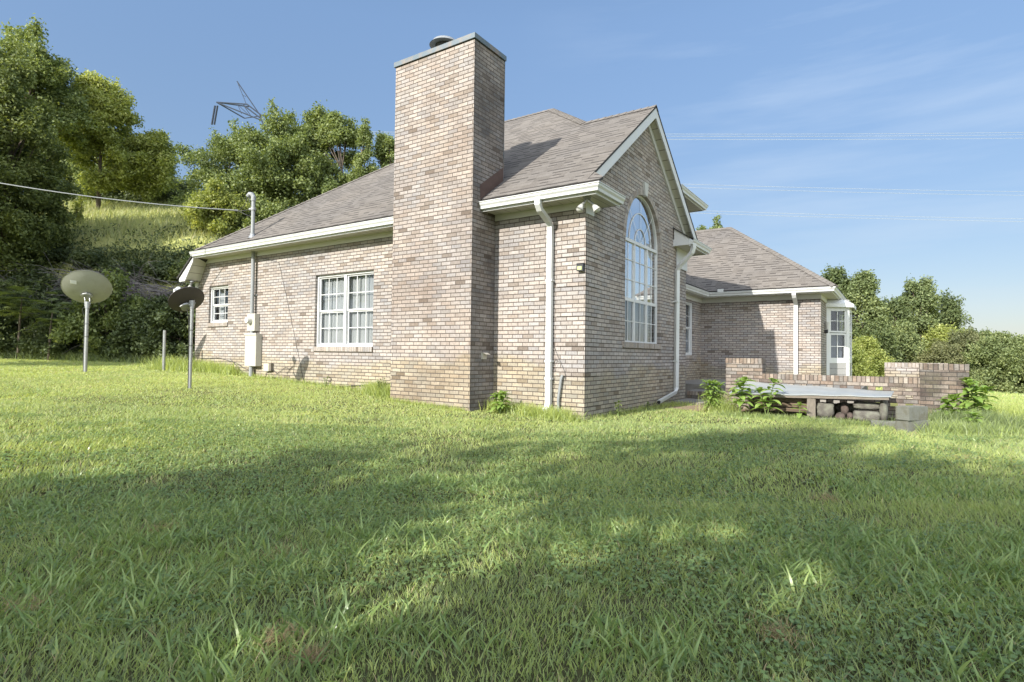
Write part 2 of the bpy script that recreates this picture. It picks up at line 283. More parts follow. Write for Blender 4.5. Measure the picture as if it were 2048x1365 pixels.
# ------------------------------------------------------------------ object helpers
def tag(o, label=None, cat=None, group=None, kind=None):
    for k, v in (('label', label), ('category', cat), ('group', group), ('kind', kind)):
        if v: o[k] = v
    return o
def thing(name, label, cat, loc=(0, 0, 0), group=None):
    o = bpy.data.objects.new(name, None); COL.objects.link(o); o.location = loc; o.empty_display_size = .2
    return tag(o, label, cat, group)
class MB:
    """collects polygons with explicit UVs (metres) and builds one mesh"""
    def __init__(s): s.v = []; s.f = []; s.uv = []; s.m = []
    def poly(s, pts, uv=None, mi=0):
        pts = [Vector(p) for p in pts]
        if uv is None:
            nrm = Vector((0, 0, 0))
            for i in range(len(pts)): nrm += pts[i].cross(pts[(i+1) % len(pts)])
            ax, ay, az = abs(nrm.x), abs(nrm.y), abs(nrm.z)
            if az >= max(ax, ay)*1.05: uv = [(p.x, p.y) for p in pts]
            elif ax > ay: uv = [(p.y, p.z) for p in pts]
            else: uv = [(p.x, p.z) for p in pts]
        b = len(s.v); s.v += [tuple(p) for p in pts]; s.f.append(tuple(range(b, b+len(pts)))); s.uv += list(uv); s.m.append(mi)
    def box(s, x0, x1, y0, y1, z0, z1, mi=0, T=None, uvT=None):
        if x0 > x1: x0, x1 = x1, x0
        if y0 > y1: y0, y1 = y1, y0
        if z0 > z1: z0, z1 = z1, z0
        P = [(x, y, z) for z in (z0, z1) for y in (y0, y1) for x in (x0, x1)]
        if T: P = [T(*p) for p in P]
        for q in ((0, 2, 3, 1), (4, 5, 7, 6), (0, 1, 5, 4), (2, 6, 7, 3), (0, 4, 6, 2), (1, 3, 7, 5)):
            pts = [P[i] for i in q]
            s.poly(pts, [uvT(Vector(p)) for p in pts] if uvT else None, mi)
    def tube(s, path, r, seg=8, mi=0, cap=True, r2=None):
        path = [Vector(p) for p in path]; n = len(path); rings = []
        t = (path[1]-path[0]).normalized(); up = Vector((0, 0, 1)) if abs(t.z) < .9 else Vector((1, 0, 0))
        a = t.cross(up).normalized()
        for i, p in enumerate(path):
            if i == 0: t = path[1]-path[0]
            elif i == n-1: t = path[-1]-path[-2]
            else: t = (path[i+1]-path[i]).normalized()+(path[i]-path[i-1]).normalized()
            t.normalize(); a = (a - t*a.dot(t)).normalized(); b = t.cross(a)
            rr = r if r2 is None else r+(r2-r)*i/(n-1)
            rings.append([p+(a*math.cos(2*math.pi*k/seg)+b*math.sin(2*math.pi*k/seg))*rr for k in range(seg)])
        base = len(s.v)
        for rg in rings: s.v += [tuple(p) for p in rg]
        for i in range(n-1):
            for k in range(seg):
                k2 = (k+1) % seg
                s.f.append((base+i*seg+k, base+i*seg+k2, base+(i+1)*seg+k2, base+(i+1)*seg+k)); s.uv += [(k/seg, i), (k2/seg, i), (k2/seg, i+1), (k/seg, i+1)]; s.m.append(mi)
        if cap:
            s.f.append(tuple(base+k for k in range(seg))); s.uv += [(0, 0)]*seg; s.m.append(mi)
            s.f.append(tuple(base+(n-1)*seg+k for k in range(seg))); s.uv += [(0, 0)]*seg; s.m.append(mi)
    def rect_path(s, path, w, h, side, mi=0):
        """rectangular duct along path; 'side' = vector giving the width direction"""
        side = Vector(side).normalized(); rings = []; path = [Vector(p) for p in path]; n = len(path)
        for i, p in enumerate(path):
            t = (path[min(i+1, n-1)]-path[max(i-1, 0)]).normalized(); b = t.cross(side).normalized()
            rings.append([p+side*sx*w/2+b*sy*h/2 for sx, sy in ((-1, -1), (1, -1), (1, 1), (-1, 1))])
        for i in range(n-1):
            for k in range(4):
                s.poly([rings[i][k], rings[i][(k+1) % 4], rings[i+1][(k+1) % 4], rings[i+1][k]], mi=mi)
        s.poly(rings[0], mi=mi); s.poly(rings[-1], mi=mi)
    def build(s, name, mats, parent=None, smooth=False, bevel=0):
        me = bpy.data.meshes.new(name); me.from_pydata(s.v, [], s.f)
        for m in (mats if isinstance(mats, (list, tuple)) else [mats]): me.materials.append(m)
        ul = me.uv_layers.new(name='UVMap'); ul.data.foreach_set('uv', np.array(s.uv, dtype=np.float32).ravel())
        me.polygons.foreach_set('material_index', s.m)
        if smooth: me.polygons.foreach_set('use_smooth', [True]*len(s.f))
        bm = bmesh.new(); bm.from_mesh(me); bmesh.ops.remove_doubles(bm, verts=bm.verts, dist=1e-5); bmesh.ops.recalc_face_normals(bm, faces=bm.faces); bm.to_mesh(me); bm.free()
        o = bpy.data.objects.new(name, me); COL.objects.link(o); o.parent = parent
        if bevel:
            bv = o.modifiers.new('b', 'BEVEL'); bv.width = bevel; bv.segments = 2; bv.limit_method = 'ANGLE'
        return o
def arr_mesh(name, verts, faces, mat, rnd=None, parent=None, smooth=False):
    """fast mesh from numpy arrays (faces all quads)"""
    me = bpy.data.meshes.new(name); nv, nf = len(verts), len(faces)
    me.vertices.add(nv); me.vertices.foreach_set('co', np.ascontiguousarray(verts, dtype=np.float32).ravel())
    me.loops.add(nf*4); me.loops.foreach_set('vertex_index', np.ascontiguousarray(faces, dtype=np.int32).ravel())
    me.polygons.add(nf); me.polygons.foreach_set('loop_start', np.arange(0, nf*4, 4, dtype=np.int32))
    if smooth: me.polygons.foreach_set('use_smooth', np.ones(nf, dtype=bool))
    me.update(calc_edges=True)
    if rnd is not None:
        a = me.attributes.new('rnd', 'FLOAT', 'POINT'); a.data.foreach_set('value', np.ascontiguousarray(rnd, dtype=np.float32))
    me.materials.append(mat)
    o = bpy.data.objects.new(name, me); COL.objects.link(o); o.parent = parent
    return o

# ------------------------------------------------------------------ terrain
def sstep(x): x = np.clip(x, 0, 1); return x*x*(3-2*x)
def hgt(x, y):
    x = np.asarray(x, float); y = np.asarray(y, float)
    h = -.045*np.minimum(x, 0)*np.clip(1-(-x-15)/60, .3, 1) + .02*np.clip(y, -25, 0)
    h = np.minimum(h, .75)
    dx, dy = x-CAM[0], y-CAM[1]; D = dx*FW[0]+dy*FW[1]; L = dx*RT[0]+dy*RT[1]
    s1 = D-17.1
    s2 = -12.9-x
    back = (y-13.5)*.9                                          # behind the house the hill starts past the back wall
    s = np.minimum(s1, np.maximum(s2, back))
    lat = sstep((4-L)/9)
    hill = (4.35*sstep(s/5.0) + .40*np.maximum(s-4.2, 0)*np.clip(1-(s-4)/120, .4, 1))*lat
    q = np.maximum((x-5.0)*.9+np.clip((y-4)*.1, 0, 2), (y-15.5)*.8)
    fall = 3.1*sstep(q/24)
    return h + hill - fall*(1-lat*sstep((s)/6))
def ground_grid(x0, x1, y0, y1, step):
    xs = np.arange(x0, x1+.001, step); ys = np.arange(y0, y1+.001, step)
    return xs, ys
def make_ground():
    # non-uniform grid: fine near the house, coarse to the horizon
    def axis(lo, hi, c0, c1, f):
        a = list(np.arange(c0, c1+.001, f)); s = f; v = c1
        while v < hi: s *= 1.12; v += s; a.append(v)
        s = f; v = c0
        while v > lo: s *= 1.12; v -= s; a.insert(0, v)
        return np.array(a)
    xs = axis(-900, 900, -36, 14, .5); ys = axis(-500, 1200, -12, 24, .5)
    X, Y = np.meshgrid(xs, ys); Z = hgt(X, Y) + .012*np.sin(X*2.3+Y*1.1)*np.cos(Y*1.9-X*.7)
    V = np.stack([X.ravel(), Y.ravel(), Z.ravel()], 1); nx, ny = len(xs), len(ys)
    i = np.arange(ny-1)[:, None]*nx+np.arange(nx-1)[None, :]; i = i.ravel()
    Fc = np.stack([i, i+1, i+1+nx, i+nx], 1)
    return tag(arr_mesh('ground', V, Fc, M['ground'], smooth=True), kind='structure')
make_ground()

# ------------------------------------------------------------------ HOUSE
house = thing('brick_house', 'single storey tan and grey brick house with shingled hip roof and tall chimney', 'house', (0, 0, 0))
def PY(y0):  # wall facing -Y : local (u, z, n) -> world
    return lambda u, z, n: Vector((u, y0-n, z))
def PX(x0):  # wall facing +X
    return lambda u, z, n: Vector((x0+n, u, z))
def PYb(y0): return lambda u, z, n: Vector((u, y0+n, z))
def PXb(x0): return lambda u, z, n: Vector((x0-n, u, z))
def wall(name, T, outline, holes=(), th=.11, mat='brick', parent=house, jog=.0):
    mb = MB(); loops = [[Vector((a, b, 0)) for a, b in outline]]+[[Vector((a, b, 0)) for a, b in h] for h in holes]
    flat = [p for l in loops for p in l]
    for tri in tessellate_polygon(loops):
        for d in (0, -th):
            mb.poly([T(flat[i].x, flat[i].y, d) for i in tri], [(flat[i].x, flat[i].y) for i in tri])
    for l in loops:
        for i in range(len(l)):
            a, b = l[i], l[(i+1) % len(l)]
            if abs(a.x-b.x) > abs(a.y-b.y): uv = [(a.x, a.y), (b.x, b.y), (b.x, b.y+th), (a.x, a.y+th)]
            else: uv = [(a.x, a.y), (b.x, b.y), (b.x+th, b.y), (a.x+th, a.y)]
            mb.poly([T(a.x, a.y, 0), T(b.x, b.y, 0), T(b.x, b.y, -th), T(a.x, a.y, -th)], uv)
    return mb.build(name, M[mat], parent)
def rect(u0, u1, z0, z1): return [(u0, z0), (u1, z0), (u1, z1), (u0, z1)]

ZF = 3.32                                                     # underside of the frieze on the front walls
WS = (-10.985, -10.075, 1.745, 2.70)                          # small window opening
WB = (-6.60, -4.755, 1.135, 2.70)                             # paired window opening
wall('wall', PY(0), [(-11.63, -.5), (0, -.5), (0, 3.80), (-.5, 3.80), (-.5, 3.45), (-11.08, 3.45), (-11.18, 3.40), (-11.63, 2.80)], [rect(*WS), rect(*WB)])
AC, AR, AZ0, AZ1, AH = 2.50, .91, 1.265, 3.16, .95           # arched window: centre, half width, sill, spring, rise
arch = [(AC-AR, AZ0), (AC+AR, AZ0)]+[(AC+AR*math.cos(t), AZ1+AH*math.sin(t)) for t in np.linspace(0, math.pi, 33)]
wall('wall', PX(0), [(.11, -.5), (5.16, -.5), (5.16, 3.80), (2.58, 5.73), (.11, 3.88)], [arch])
wall('wall', PYb(5.16), [(-.93, -.5), (-.11, -.5), (-.11, 3.5), (-.93, 3.5)])
CW = (7.75, 8.93, 1.06, 2.60)
wall('wall', PX(-.93), [(5.27, -.5), (9.75, -.5), (9.75, 2.8), (5.27, 2.8)], [rect(*CW)])
wall('wall', PY(9.75), [(-.93, -.5), (2.3, -.5), (2.3, 2.8), (-.93, 2.8)])
BAY0, BAY1 = 11.42, 13.6
wall('wall', PX(2.3), [(9.86, -.9), (BAY0, -.9), (BAY0, 2.8), (9.86, 2.8)])
wall('wall', PX(2.3), [(BAY1, -.9), (15.8, -.9), (15.8, 2.8), (BAY1, 2.8)])
wall('wall', PYb(15.8), [(-6, -.9), (2.19, -.9), (2.19, 2.8), (-6, 2.8)])
wall('wall', PXb(-11.63), [(.11, -.5), (9.0, -.5), (9.0, 2.8), (.11, 2.8)])
wall('wall', PYb(9.0), [(-11.5, -.5), (-1.1, -.5), (-1.1, 3.4), (-11.5, 3.4)])
wall('wall', PX(-.35), [(4.2, 3.0), (5.85, 3.0), (5.85, 4.66), (4.2, 4.66)])
wall('wall', PYb(5.95), [(-5, 2.9), (-.35, 2.9), (-.35, 4.66), (-5, 4.66)])

# quoin blocks: seven proud courses, one recessed
def quoins(T0, u0, u1, ztop, zbot, flip=False):
    mb = MB(); z = ztop; h = .0677*7
    while z > zbot:
        z0 = z-h+.014
        mb.box(u0, u1, z0, z, -.02, .013, T=(lambda a, b, c: T0(a, b, c)) )
        z -= h
    return mb
def boxT(mb, T, u0, u1, z0, z1, n0, n1, mi=0, swap=False):
    P = [T(u, z, n) for n in (n0, n1) for z in (z0, z1) for u in (u0, u1)]
    for q in ((0, 2, 3, 1), (4, 5, 7, 6), (0, 1, 5, 4), (2, 6, 7, 3), (0, 4, 6, 2), (1, 3, 7, 5)):
        pts = [P[i] for i in q]
        if swap:
            L = [(u, z, n) for n in (n0, n1) for z in (z0, z1) for u in (u0, u1)]
            uv = [((L[i][1]-z0+.005)+(L[i][2]-n1)*(0 if q in ((4, 5, 7, 6),) else 1), L[i][0]) for i in q]
            if q == (2, 6, 7, 3): uv = [(.1+(L[i][2]-n1), L[i][0]) for i in q]
            mb.poly(pts, uv, mi)
        else: mb.poly(pts, mi=mi)
def quoin_set(T, u0, u1, ztop, zbot, parent=house):
    mb = MB(); z = ztop; k = 0
    while z > zbot:
        boxT(mb, T, u0, u1, max(z-.474+.02, zbot-.3), z, -.01, .014); z -= .474
    return mb.build('quoin', M['brick'], parent)
# grooves of the photo line up at z = 2.55, 2.07, 1.60, 1.12, .65
quoin_set(PY(0), -.50, .014, 3.018+.02, -.4); quoin_set(PX(0), -.0, .50, 3.018+.02, -.4)
quoin_set(PY(9.75), 1.84, 2.314, 2.60, .1); quoin_set(PX(2.3), 9.75, 9.95, 2.60, .1)

# ---- rowlock sills, arch ring, keystone
def sill(T, u0, u1, ztop, h=.10, n1=.035):
    mb = MB(); boxT(mb, T, u0, u1, ztop-h, ztop, -.10, n1, swap=True); return mb.build('sill', M['soldier'], None)
def arch_ring():
    mb = MB(); n = 44; T = PX(0)
    ts = np.linspace(0, math.pi, n+1)
    for i in range(n):
        a, b = ts[i], ts[i+1]
        def P(t, r, nn): return T(AC+(AR+r)*math.cos(t), AZ1+(AH+r)*math.sin(t), nn)
        g = .06
        a2, b2 = a+(b-a)*g, b-(b-a)*g
        for (nn0, nn1) in ((-.10, .012),):
            q = [P(a2, -.002, nn1), P(b2, -.002, nn1), P(b2, .105, nn1), P(a2, .105, nn1)]
            rr = random.random()*3; uv = [(.01+.0, rr), (.01, rr+.05), (.19, rr+.05), (.19, rr)]
            row = random.randint(0, 400)*.0677; uv = [(.02, row+.012), (.02, row+.055), (.12, row+.055), (.12, row+.012)]
            mb.poly(q, uv)
            mb.poly([P(a2, -.002, nn0), P(b2, -.002, nn0), P(b2, -.002, nn1), P(a2, -.002, nn1)], uv)
            mb.poly([P(a2, .105, nn0), P(b2, .105, nn0), P(b2, .105, nn1), P(a2, .105, nn1)], uv)
            mb.poly([P(a2, -.002, nn0), P(a2, .105, nn0), P(a2, .105, nn1), P(a2, -.002, nn1)], uv)
            mb.poly([P(b2, -.002, nn0), P(b2, .105, nn0), P(b2, .105, nn1), P(b2, -.002, nn1)], uv)
    return mb.build('arch_bricks', M['soldier'], house)
arch_ring()
mb = MB(); T = PX(0)
k = [(2.44, 4.105), (2.56, 4.105), (2.605, 4.36), (2.395, 4.36)]
k = [(y, z) for y, z in k]
mb.poly([T(a, b, .045) for a, b in k])
for i in range(4): a, b = k[i], k[(i+1) % 4]; mb.poly([T(*a, -.02), T(*b, -.02), T(*b, .045), T(*a, .045)])
mb.build('keystone', plain('keystone_concrete', (.42, .42, .40), .9, scale=9), house)

# ---- windows
def win(name, T, u0, u1, z0, z1, depth, cols, rows_top, rows_bot, meet, parent=house, units=1, mull=.07, frame=.045, glassm='glass', inside='curtain', trim='white', back=.5, sillz=None, label=None, muntin=.016):
    """double-hung unit(s): frame, sash bars, glass set back, curtain behind"""
    fr = MB(); D = -depth
    boxT(fr, T, u0, u0+frame, z0, z1, D-.07, D+.02); boxT(fr, T, u1-frame, u1, z0, z1, D-.07, D+.02)
    boxT(fr, T, u0+frame, u1-frame, z0, z0+frame, D-.07, D+.022); boxT(fr, T, u0+frame, u1-frame, z1-frame, z1, D-.07, D+.022)
    uw = (u1-u0-2*frame-(units-1)*mull)/units; spans = []
    for i in range(units):
        a = u0+frame+i*(uw+mull); spans.append((a, a+uw))
        if i: boxT(fr, T, a-mull, a, z0+frame, z1-frame, D-.07, D+.024)
    w = fr.build(name, M[trim], parent, bevel=.003)
    if label: w['label'] = label
    for a, b in spans:
        sh = MB(); s = .028
        for (za, zb, nn) in ((meet, z1-frame, D-.012), (z0+frame, meet+.0, D-.035)):
            boxT(sh, T, a, a+s, za, zb, nn-.03, nn); boxT(sh, T, b-s, b, za, zb, nn-.03, nn)
            boxT(sh, T, a+s, b-s, za, za+s+.006, nn-.03, nn+.001); boxT(sh, T, a+s, b-s, zb-s, zb, nn-.03, nn+.001)
        sh.build('sash', M[trim], w)
        mt = MB()
        for (za, zb, nn, rws) in ((meet+s, z1-frame-s, D-.024, rows_top), (z0+frame+s, meet-s, D-.047, rows_bot)):
            for k in range(1, cols): x = a+s+(b-a-2*s)*k/cols; boxT(mt, T, x-muntin/2, x+muntin/2, za, zb, nn-.004, nn+.004)
            for k in range(1, rws): z = za+(zb-za)*k/rws; boxT(mt, T, a+s, b-s, z-muntin/2, z+muntin/2, nn-.005, nn+.005)
        mt.build('muntin', M[trim], w)
        gl = MB(); boxT(gl, T, a+s, b-s, meet, z1-frame-s, D-.030, D-.028); boxT(gl, T, a+s, b-s, z0+frame+s, meet, D-.053, D-.051)
        gl.build('pane', M[glassm], w)
    if inside:
        cu = MB(); nn0 = D-.16; ph = random.random()*9; K = int((u1-u0)/.0125); prev = None
        for k in range(K+1):
            u = u0+.02+(u1-u0-.04)*k/K; q = nn0+.05+.013*math.sin(u*62+ph+math.sin(u*9)*1.5)+.006*math.sin(u*23)
            if prev:
                cu.poly([T(prev[0], z0, prev[1]), T(u, z0, q), T(u, z1, q), T(prev[0], z1, prev[1])])
            prev = (u, q)
        cu.build('curtain', M['curtain' if inside == 'curtain' else 'sheer'], w, smooth=True)
    rm = MB(); boxT(rm, T, u0-.3, u1+.3, z0-.3, z1+.3, D-back-.1, D-back); rm.build('room_backdrop', M['interior'], w)
    if sillz is not None:
        s_ = MB(); boxT(s_, T, u0-.02, u1+.02, sillz-.1, sillz, -.10, .032, swap=True); s_.build('sill', M['soldier'], w)
    return w
win('window', PY(0), WS[0]+.0, WS[1], WS[2], WS[3], .075, 3, 2, 2, 2.20, inside=None, sillz=WS[2], label='small left window with six over six panes')
cw = MB(); cw.box(-10.95, -10.70, .25, .26, 1.7, 2.7); cw.build('curtain', M['curtain'], house)
win('window', PY(0), WB[0]+.005, WB[1]-.005, WB[2], WB[3], .075, 3, 2, 2, 1.90, units=2, sillz=WB[2], label='wide paired window with pleated grey curtains')
win('window', PX(-.93), CW[0], CW[1], CW[2], CW[3], .06, 2, 2, 2, 1.85, inside='sheer', sillz=CW[2], label='narrow window in the shaded porch wall')

# arched window
def arched_window():
    T = PX(0); D = -.062; fr = MB(); f = .032
    y0, y1, z0 = AC-AR, AC+AR, AZ0
    boxT(fr, T, y0, y0+f, z0, AZ1, D-.06, D+.004); boxT(fr, T, y1-f, y1, z0, AZ1, D-.06, D+.004)
    boxT(fr, T, y0+f, y1-f, z0, z0+f, D-.06, D+.006); boxT(fr, T, y0+f, y1-f, AZ1-.03, AZ1+.025, D-.06, D+.010)
    n = 40; ts = np.linspace(0, math.pi, n+1)
    def ring(mb, ra, rb, ha, hb, n0, n1, zc=AZ1):
        for i in range(n):
            a, b = ts[i], ts[i+1]
            P = lambda t, r, h, nn: T(AC+r*math.cos(t), zc+h*math.sin(t), nn)
            mb.poly([P(a, ra, ha, n1), P(b, ra, ha, n1), P(b, rb, hb, n1), P(a, rb, hb, n1)])
            mb.poly([P(a, ra, ha, n0), P(b, ra, ha, n0), P(b, ra, ha, n1), P(a, ra, ha, n1)])
            mb.poly([P(a, rb, hb, n0), P(b, rb, hb, n0), P(b, rb, hb, n1), P(a, rb, hb, n1)])
    ring(fr, AR-f, AR, AH-f, AH, D-.06, D+.004)
    ms = [(AC-.32-.019, AC-.32+.019), (AC+.32-.019, AC+.32+.019)]
    for a, b in ms: boxT(fr, T, a, b, z0+f, AZ1-.03, D-.06, D+.008)
    w = fr.build('arched_window', M['white'], house)
    mt = MB(); zc = AZ1+.025; nn = D-.012
    for rr, hh in ((.27, .28), (.56, .58)): ring(mt, rr-.008, rr+.008, hh-.008, hh+.008, nn-.006, nn+.006, zc)
    for ang in (45, 90, 135):
        a = math.radians(ang); e = (AC+(AR-f)*math.cos(a), zc+(AH-f-.03)*math.sin(a)); s0 = (AC+.02*math.cos(a), zc)
        dx, dz = e[0]-s0[0], e[1]-s0[1]; l = math.hypot(dx, dz); px, pz = -dz/l*.008, dx/l*.008
        for q in (nn+.007,):
            mt.poly([T(s0[0]+px, s0[1]+pz, q), T(e[0]+px, e[1]+pz, q), T(e[0]-px, e[1]-pz, q), T(s0[0]-px, s0[1]-pz, q)])
    cells = [(y0+f, ms[0][0]), (ms[0][1], ms[1][0]), (ms[1][1], y1-f)]
    zm = 2.06
    for i, (a, b) in enumerate(cells):
        sh = MB(); s = .017
        boxT(sh, T, a, b, zm-.03, zm+.03, D-.03, D-.004)
        for (za, zb) in ((z0+f, zm-.03), (zm+.03, AZ1-.03)):
            boxT(sh, T, a, a+s, za, zb, D-.03, D-.008); boxT(sh, T, b-s, b, za, zb, D-.03, D-.008)
        sh.build('sash', M['white'], w)
        c = 2
        for k in range(1, c): x = a+(b-a)*k/c; boxT(mt, T, x-.007, x+.007, zm+.03, AZ1-.03, nn-.004, nn+.004); boxT(mt, T, x-.007, x+.007, z0+f, zm-.03, nn-.004, nn+.004)
        for z in (2.43, 2.80): boxT(mt, T, a, b, z-.007, z+.007, nn-.005, nn+.005)
        boxT(mt, T, a, b, 1.66-.007, 1.66+.007, nn-.005, nn+.005)
    mt.build('muntin', M['white'], w)
    g = MB(); boxT(g, T, y0+f, y1-f, zm, AZ1, D-.024, D-.022)
    P = [T(AC+(AR-f)*math.cos(t), AZ1+(AH-f)*math.sin(t), D-.023) for t in ts]; g.poly(P)
    g.build('pane', M['glass2'], w)
    g = MB(); boxT(g, T, y0+f, y1-f, z0+f, zm, D-.024, D-.022); g.build('pane', M['glass'], w)
    cu = MB(); prev = None
    for k in range(140):
        u = y0+.02+(y1-y0-.04)*k/139; q = D-.18+.02*math.sin(u*48)+.01*math.sin(u*17)
        if prev: cu.poly([T(prev[0], z0, prev[1]), T(u, z0, q), T(u, 3.1, q), T(prev[0], 3.1, prev[1])])
        prev = (u, q)
    cu.build('curtain', M['sheer'], w, smooth=True)
    r = MB(); boxT(r, T, y0-.3, y1+.3, z0-.3, 4.3, D-.9, D-.8); r.build('room_backdrop', M['interior'], w)
    s_ = MB(); boxT(s_, T, AC-AR-.11, AC+AR+.02, AZ0-.10, AZ0, -.10, .035, swap=True); s_.build('sill', M['soldier'], w)
arched_window()

# ---- roof
SL = .75
def Fz(y): return 3.55+SL*(y+.5)
def roof_face(mb, pts, udir, thick=.035, mi=0):
    pts = [Vector(p) for p in pts]; u = Vector(udir).normalized(); nrm = (pts[1]-pts[0]).cross(pts[2]-pts[1]).normalized()
    if nrm.z < 0: nrm = -nrm
    v = nrm.cross(u).normalized()
    if v.z < 0: v = -v
    uv = [(p.dot(u), p.dot(v)) for p in pts]
    mb.poly(pts, uv, mi); low = [p-nrm*thick for p in pts]; mb.poly(low, uv, 1)
    for i in range(len(pts)): j = (i+1) % len(pts); mb.poly([pts[i], pts[j], low[j], low[i]], mi=1)
def roof_part(polys, name='roof'):
    mb = MB()
    for pts, ud in polys: roof_face(mb, pts, ud)
    me = mb.build(name, [M['shingle'], M['dark']], house); return me
ZR = Fz(4.47)
def W(x): return 3.55+SL*(x+10.93)
e = .43
mainroof = roof_part([
    ([(-10.86, -e, Fz(-e)), (.2, -e, Fz(-e)), (.2, 2.58, Fz(2.58)), (-3.2+(ZR-Fz(2.58))/SL, 2.58, Fz(2.58)), (-3.2, 4.47, ZR), (-5.96, 4.47, ZR)], (1, 0, 0)),
    ([(.2, -e, Fz(-e)), (.43, -e, Fz(-e)), (.43, -.30, Fz(-.34)), (.2, -.10, Fz(-.12))], (1, 0, 0)),
    ([(-11.76, -.46, W(-11.76)), (-11.76, 9.4, W(-11.76)), (-10.93, 9.4, W(-10.93)), (-5.96, 4.47, ZR), (-10.89, -.46, W(-10.89))], (0, 1, 0)),
    ([(-10.93, 9.4, 3.55), (-1.4, 9.4, 3.55), (-6.32, 4.47, ZR), (-5.96, 4.47, ZR)], (1, 0, 0)),
    ([(-3.2, 4.47, ZR), (-1.31, 2.58, Fz(2.58)), (.12, 4.01, 4.785), (.15, 6.2, 4.765)], (0, 1, 0)),
    ([(-3.2, 4.47, ZR), (.15, 6.2, 4.765), (-6.3, 6.2, 4.765), (-6.3, 4.47, ZR)], (1, 0, 0)),
    ([(-.58, 5.3, 2.975), (-6.3, 5.3, 7.26), (-6.3, 14.97, 7.26), (-.58, 9.25, 2.975)], (0, 1, 0)),
])
roof_part([([(.2, 2.58, Fz(2.58)), (-3.5, 2.58, Fz(2.58)), (-3.5, 5.60, 5.86-SL*3.02), (.2, 5.60, 5.86-SL*3.02)], (1, 0, 0))])
Z2 = 2.93
def F2(y): return Z2+SL*(y-9.25)
R2 = F2(12.77)
roof_part([
    ([(-.60, 9.30, F2(9.30)), (2.70, 9.30, F2(9.30)), (-.77, 12.77, R2), (-4.07, 12.77, R2)], (1, 0, 0)),
    ([(2.70, 9.30, F2(9.30)), (2.70, 16.24, F2(9.30)), (-.77, 12.77, R2)], (0, 1, 0)),
    ([(2.70, 16.24, F2(9.30)), (-8, 16.24, F2(9.30)), (-8, 12.77, R2), (-.77, 12.77, R2)], (1, 0, 0)),
])
# ridge and hip caps
def caps(path_pairs, nameparent=mainroof):
    mb = MB()
    for a, b in path_pairs:
        a, b = Vector(a), Vector(b); d = (b-a).normalized(); s = d.cross(Vector((0, 0, 1))).normalized(); up = s.cross(d).normalized(); L = (b-a).length
        n = max(1, int(L/.15))
        for i in range(n):
            p = a+d*(L*i/n); q = a+d*(L*(i+1)/n)
            w = .13; lift0, lift1 = .022, .010
            dr = Vector((0, 0, w*(.75 if abs(d.z) < .01 else .53)-.008))
            l0, c0, r0_ = p-s*w-dr+up*lift0*.5, p+up*(lift0), p+s*w-dr+up*lift0*.5
            l1, c1, r1 = q-s*w-dr+up*lift1*.5, q+up*lift1, q+s*w-dr+up*lift1*.5
            o = random.random()*30
            mb.poly([l0, c0, c1, l1], [(o, .05), (o+.1, .05), (o+.1, .09), (o, .09)]); mb.poly([c0, r0_, r1, c1], [(o, .05), (o+.1, .05), (o+.1, .09), (o, .09)])
            mb.poly([l0, c0, p-up*.03]); mb.poly([c0, r0_, p-up*.03])
    return mb.build('ridge_cap', [M['shingle'], M['dark']], nameparent)
caps([((-5.96, 4.47, ZR), (-3.2, 4.47, ZR)), ((-10.86, -.43, W(-10.86)), (-5.96, 4.47, ZR)), ((-1.31, 2.58, Fz(2.58)), (-3.2, 4.47, ZR)), ((.2, 2.58, Fz(2.58)), (-1.31, 2.58, Fz(2.58))), ((.12, 6.37, 4.785), (-3.2, 4.47, ZR))])
caps([((2.70, 9.30, F2(9.30)), (-.77, 12.77, R2)), ((-4.07, 12.77, R2), (-.77, 12.77, R2)), ((2.70, 16.24, F2(9.30)), (-.77, 12.77, R2))])

# ---- eaves: K-style gutter profile swept along corner path, fascia, soffit, frieze
GP = [(0, 0), (0, -.115), (.055, -.115), (.062, -.075), (.085, -.045), (.09, -.012), (.10, -.012), (.10, 0), (.088, 0), (.082, -.03), (.01, -.03)]
def gutter(path, outs, zt, parent=house, name='gutter'):
    """path: corner points of fascia line; outs: outward xy direction per corner (mitred)"""
    mb = MB(); rings = []
    for (x, y), (ox, oy) in zip(path, outs): rings.append([Vector((x+ox*a, y+oy*a, zt+b)) for a, b in GP])
    for i in range(len(rings)-1):
        for k in range(len(GP)):
            k2 = (k+1) % len(GP); mb.poly([rings[i][k], rings[i][k2], rings[i+1][k2], rings[i+1][k]])
    mb.poly(rings[0]); mb.poly(rings[-1])
    return mb.build(name, M['gutter'], parent)
fy = -.40
gutter([(-11.07, fy), (-3.56, fy)], [(0, -1), (0, -1)], 3.55)
gutter([(-1.735, fy), (.36, fy), (.36, .50)], [(0, -1), (1, -1), (1, 0)], 3.55)
gutter([(.36, 4.25), (.36, 5.55), (-.6, 5.55)], [(1, 0), (1, 1), (0, 1)], 3.55)
gutter([(.11, 4.16), (.11, 6.17), (-1.5, 6.17)], [(1, 0), (1, 1), (0, 1)], 4.74)
gutter([(-.65, 5.6), (-.65, 9.35), (2.61, 9.35), (2.61, 16.1)], [(1, 0), (1, -1), (1, -1), (1, 0)], 2.93)
gutter([(-11.72, -.36), (-11.72, 9.2)], [(-1, 0), (-1, 0)], W(-11.76)+.02)
def slab(name, mat, boxes, parent=house):
    mb = MB()
    for b in boxes: mb.box(*b)
    return mb.build(name, M[mat], parent)
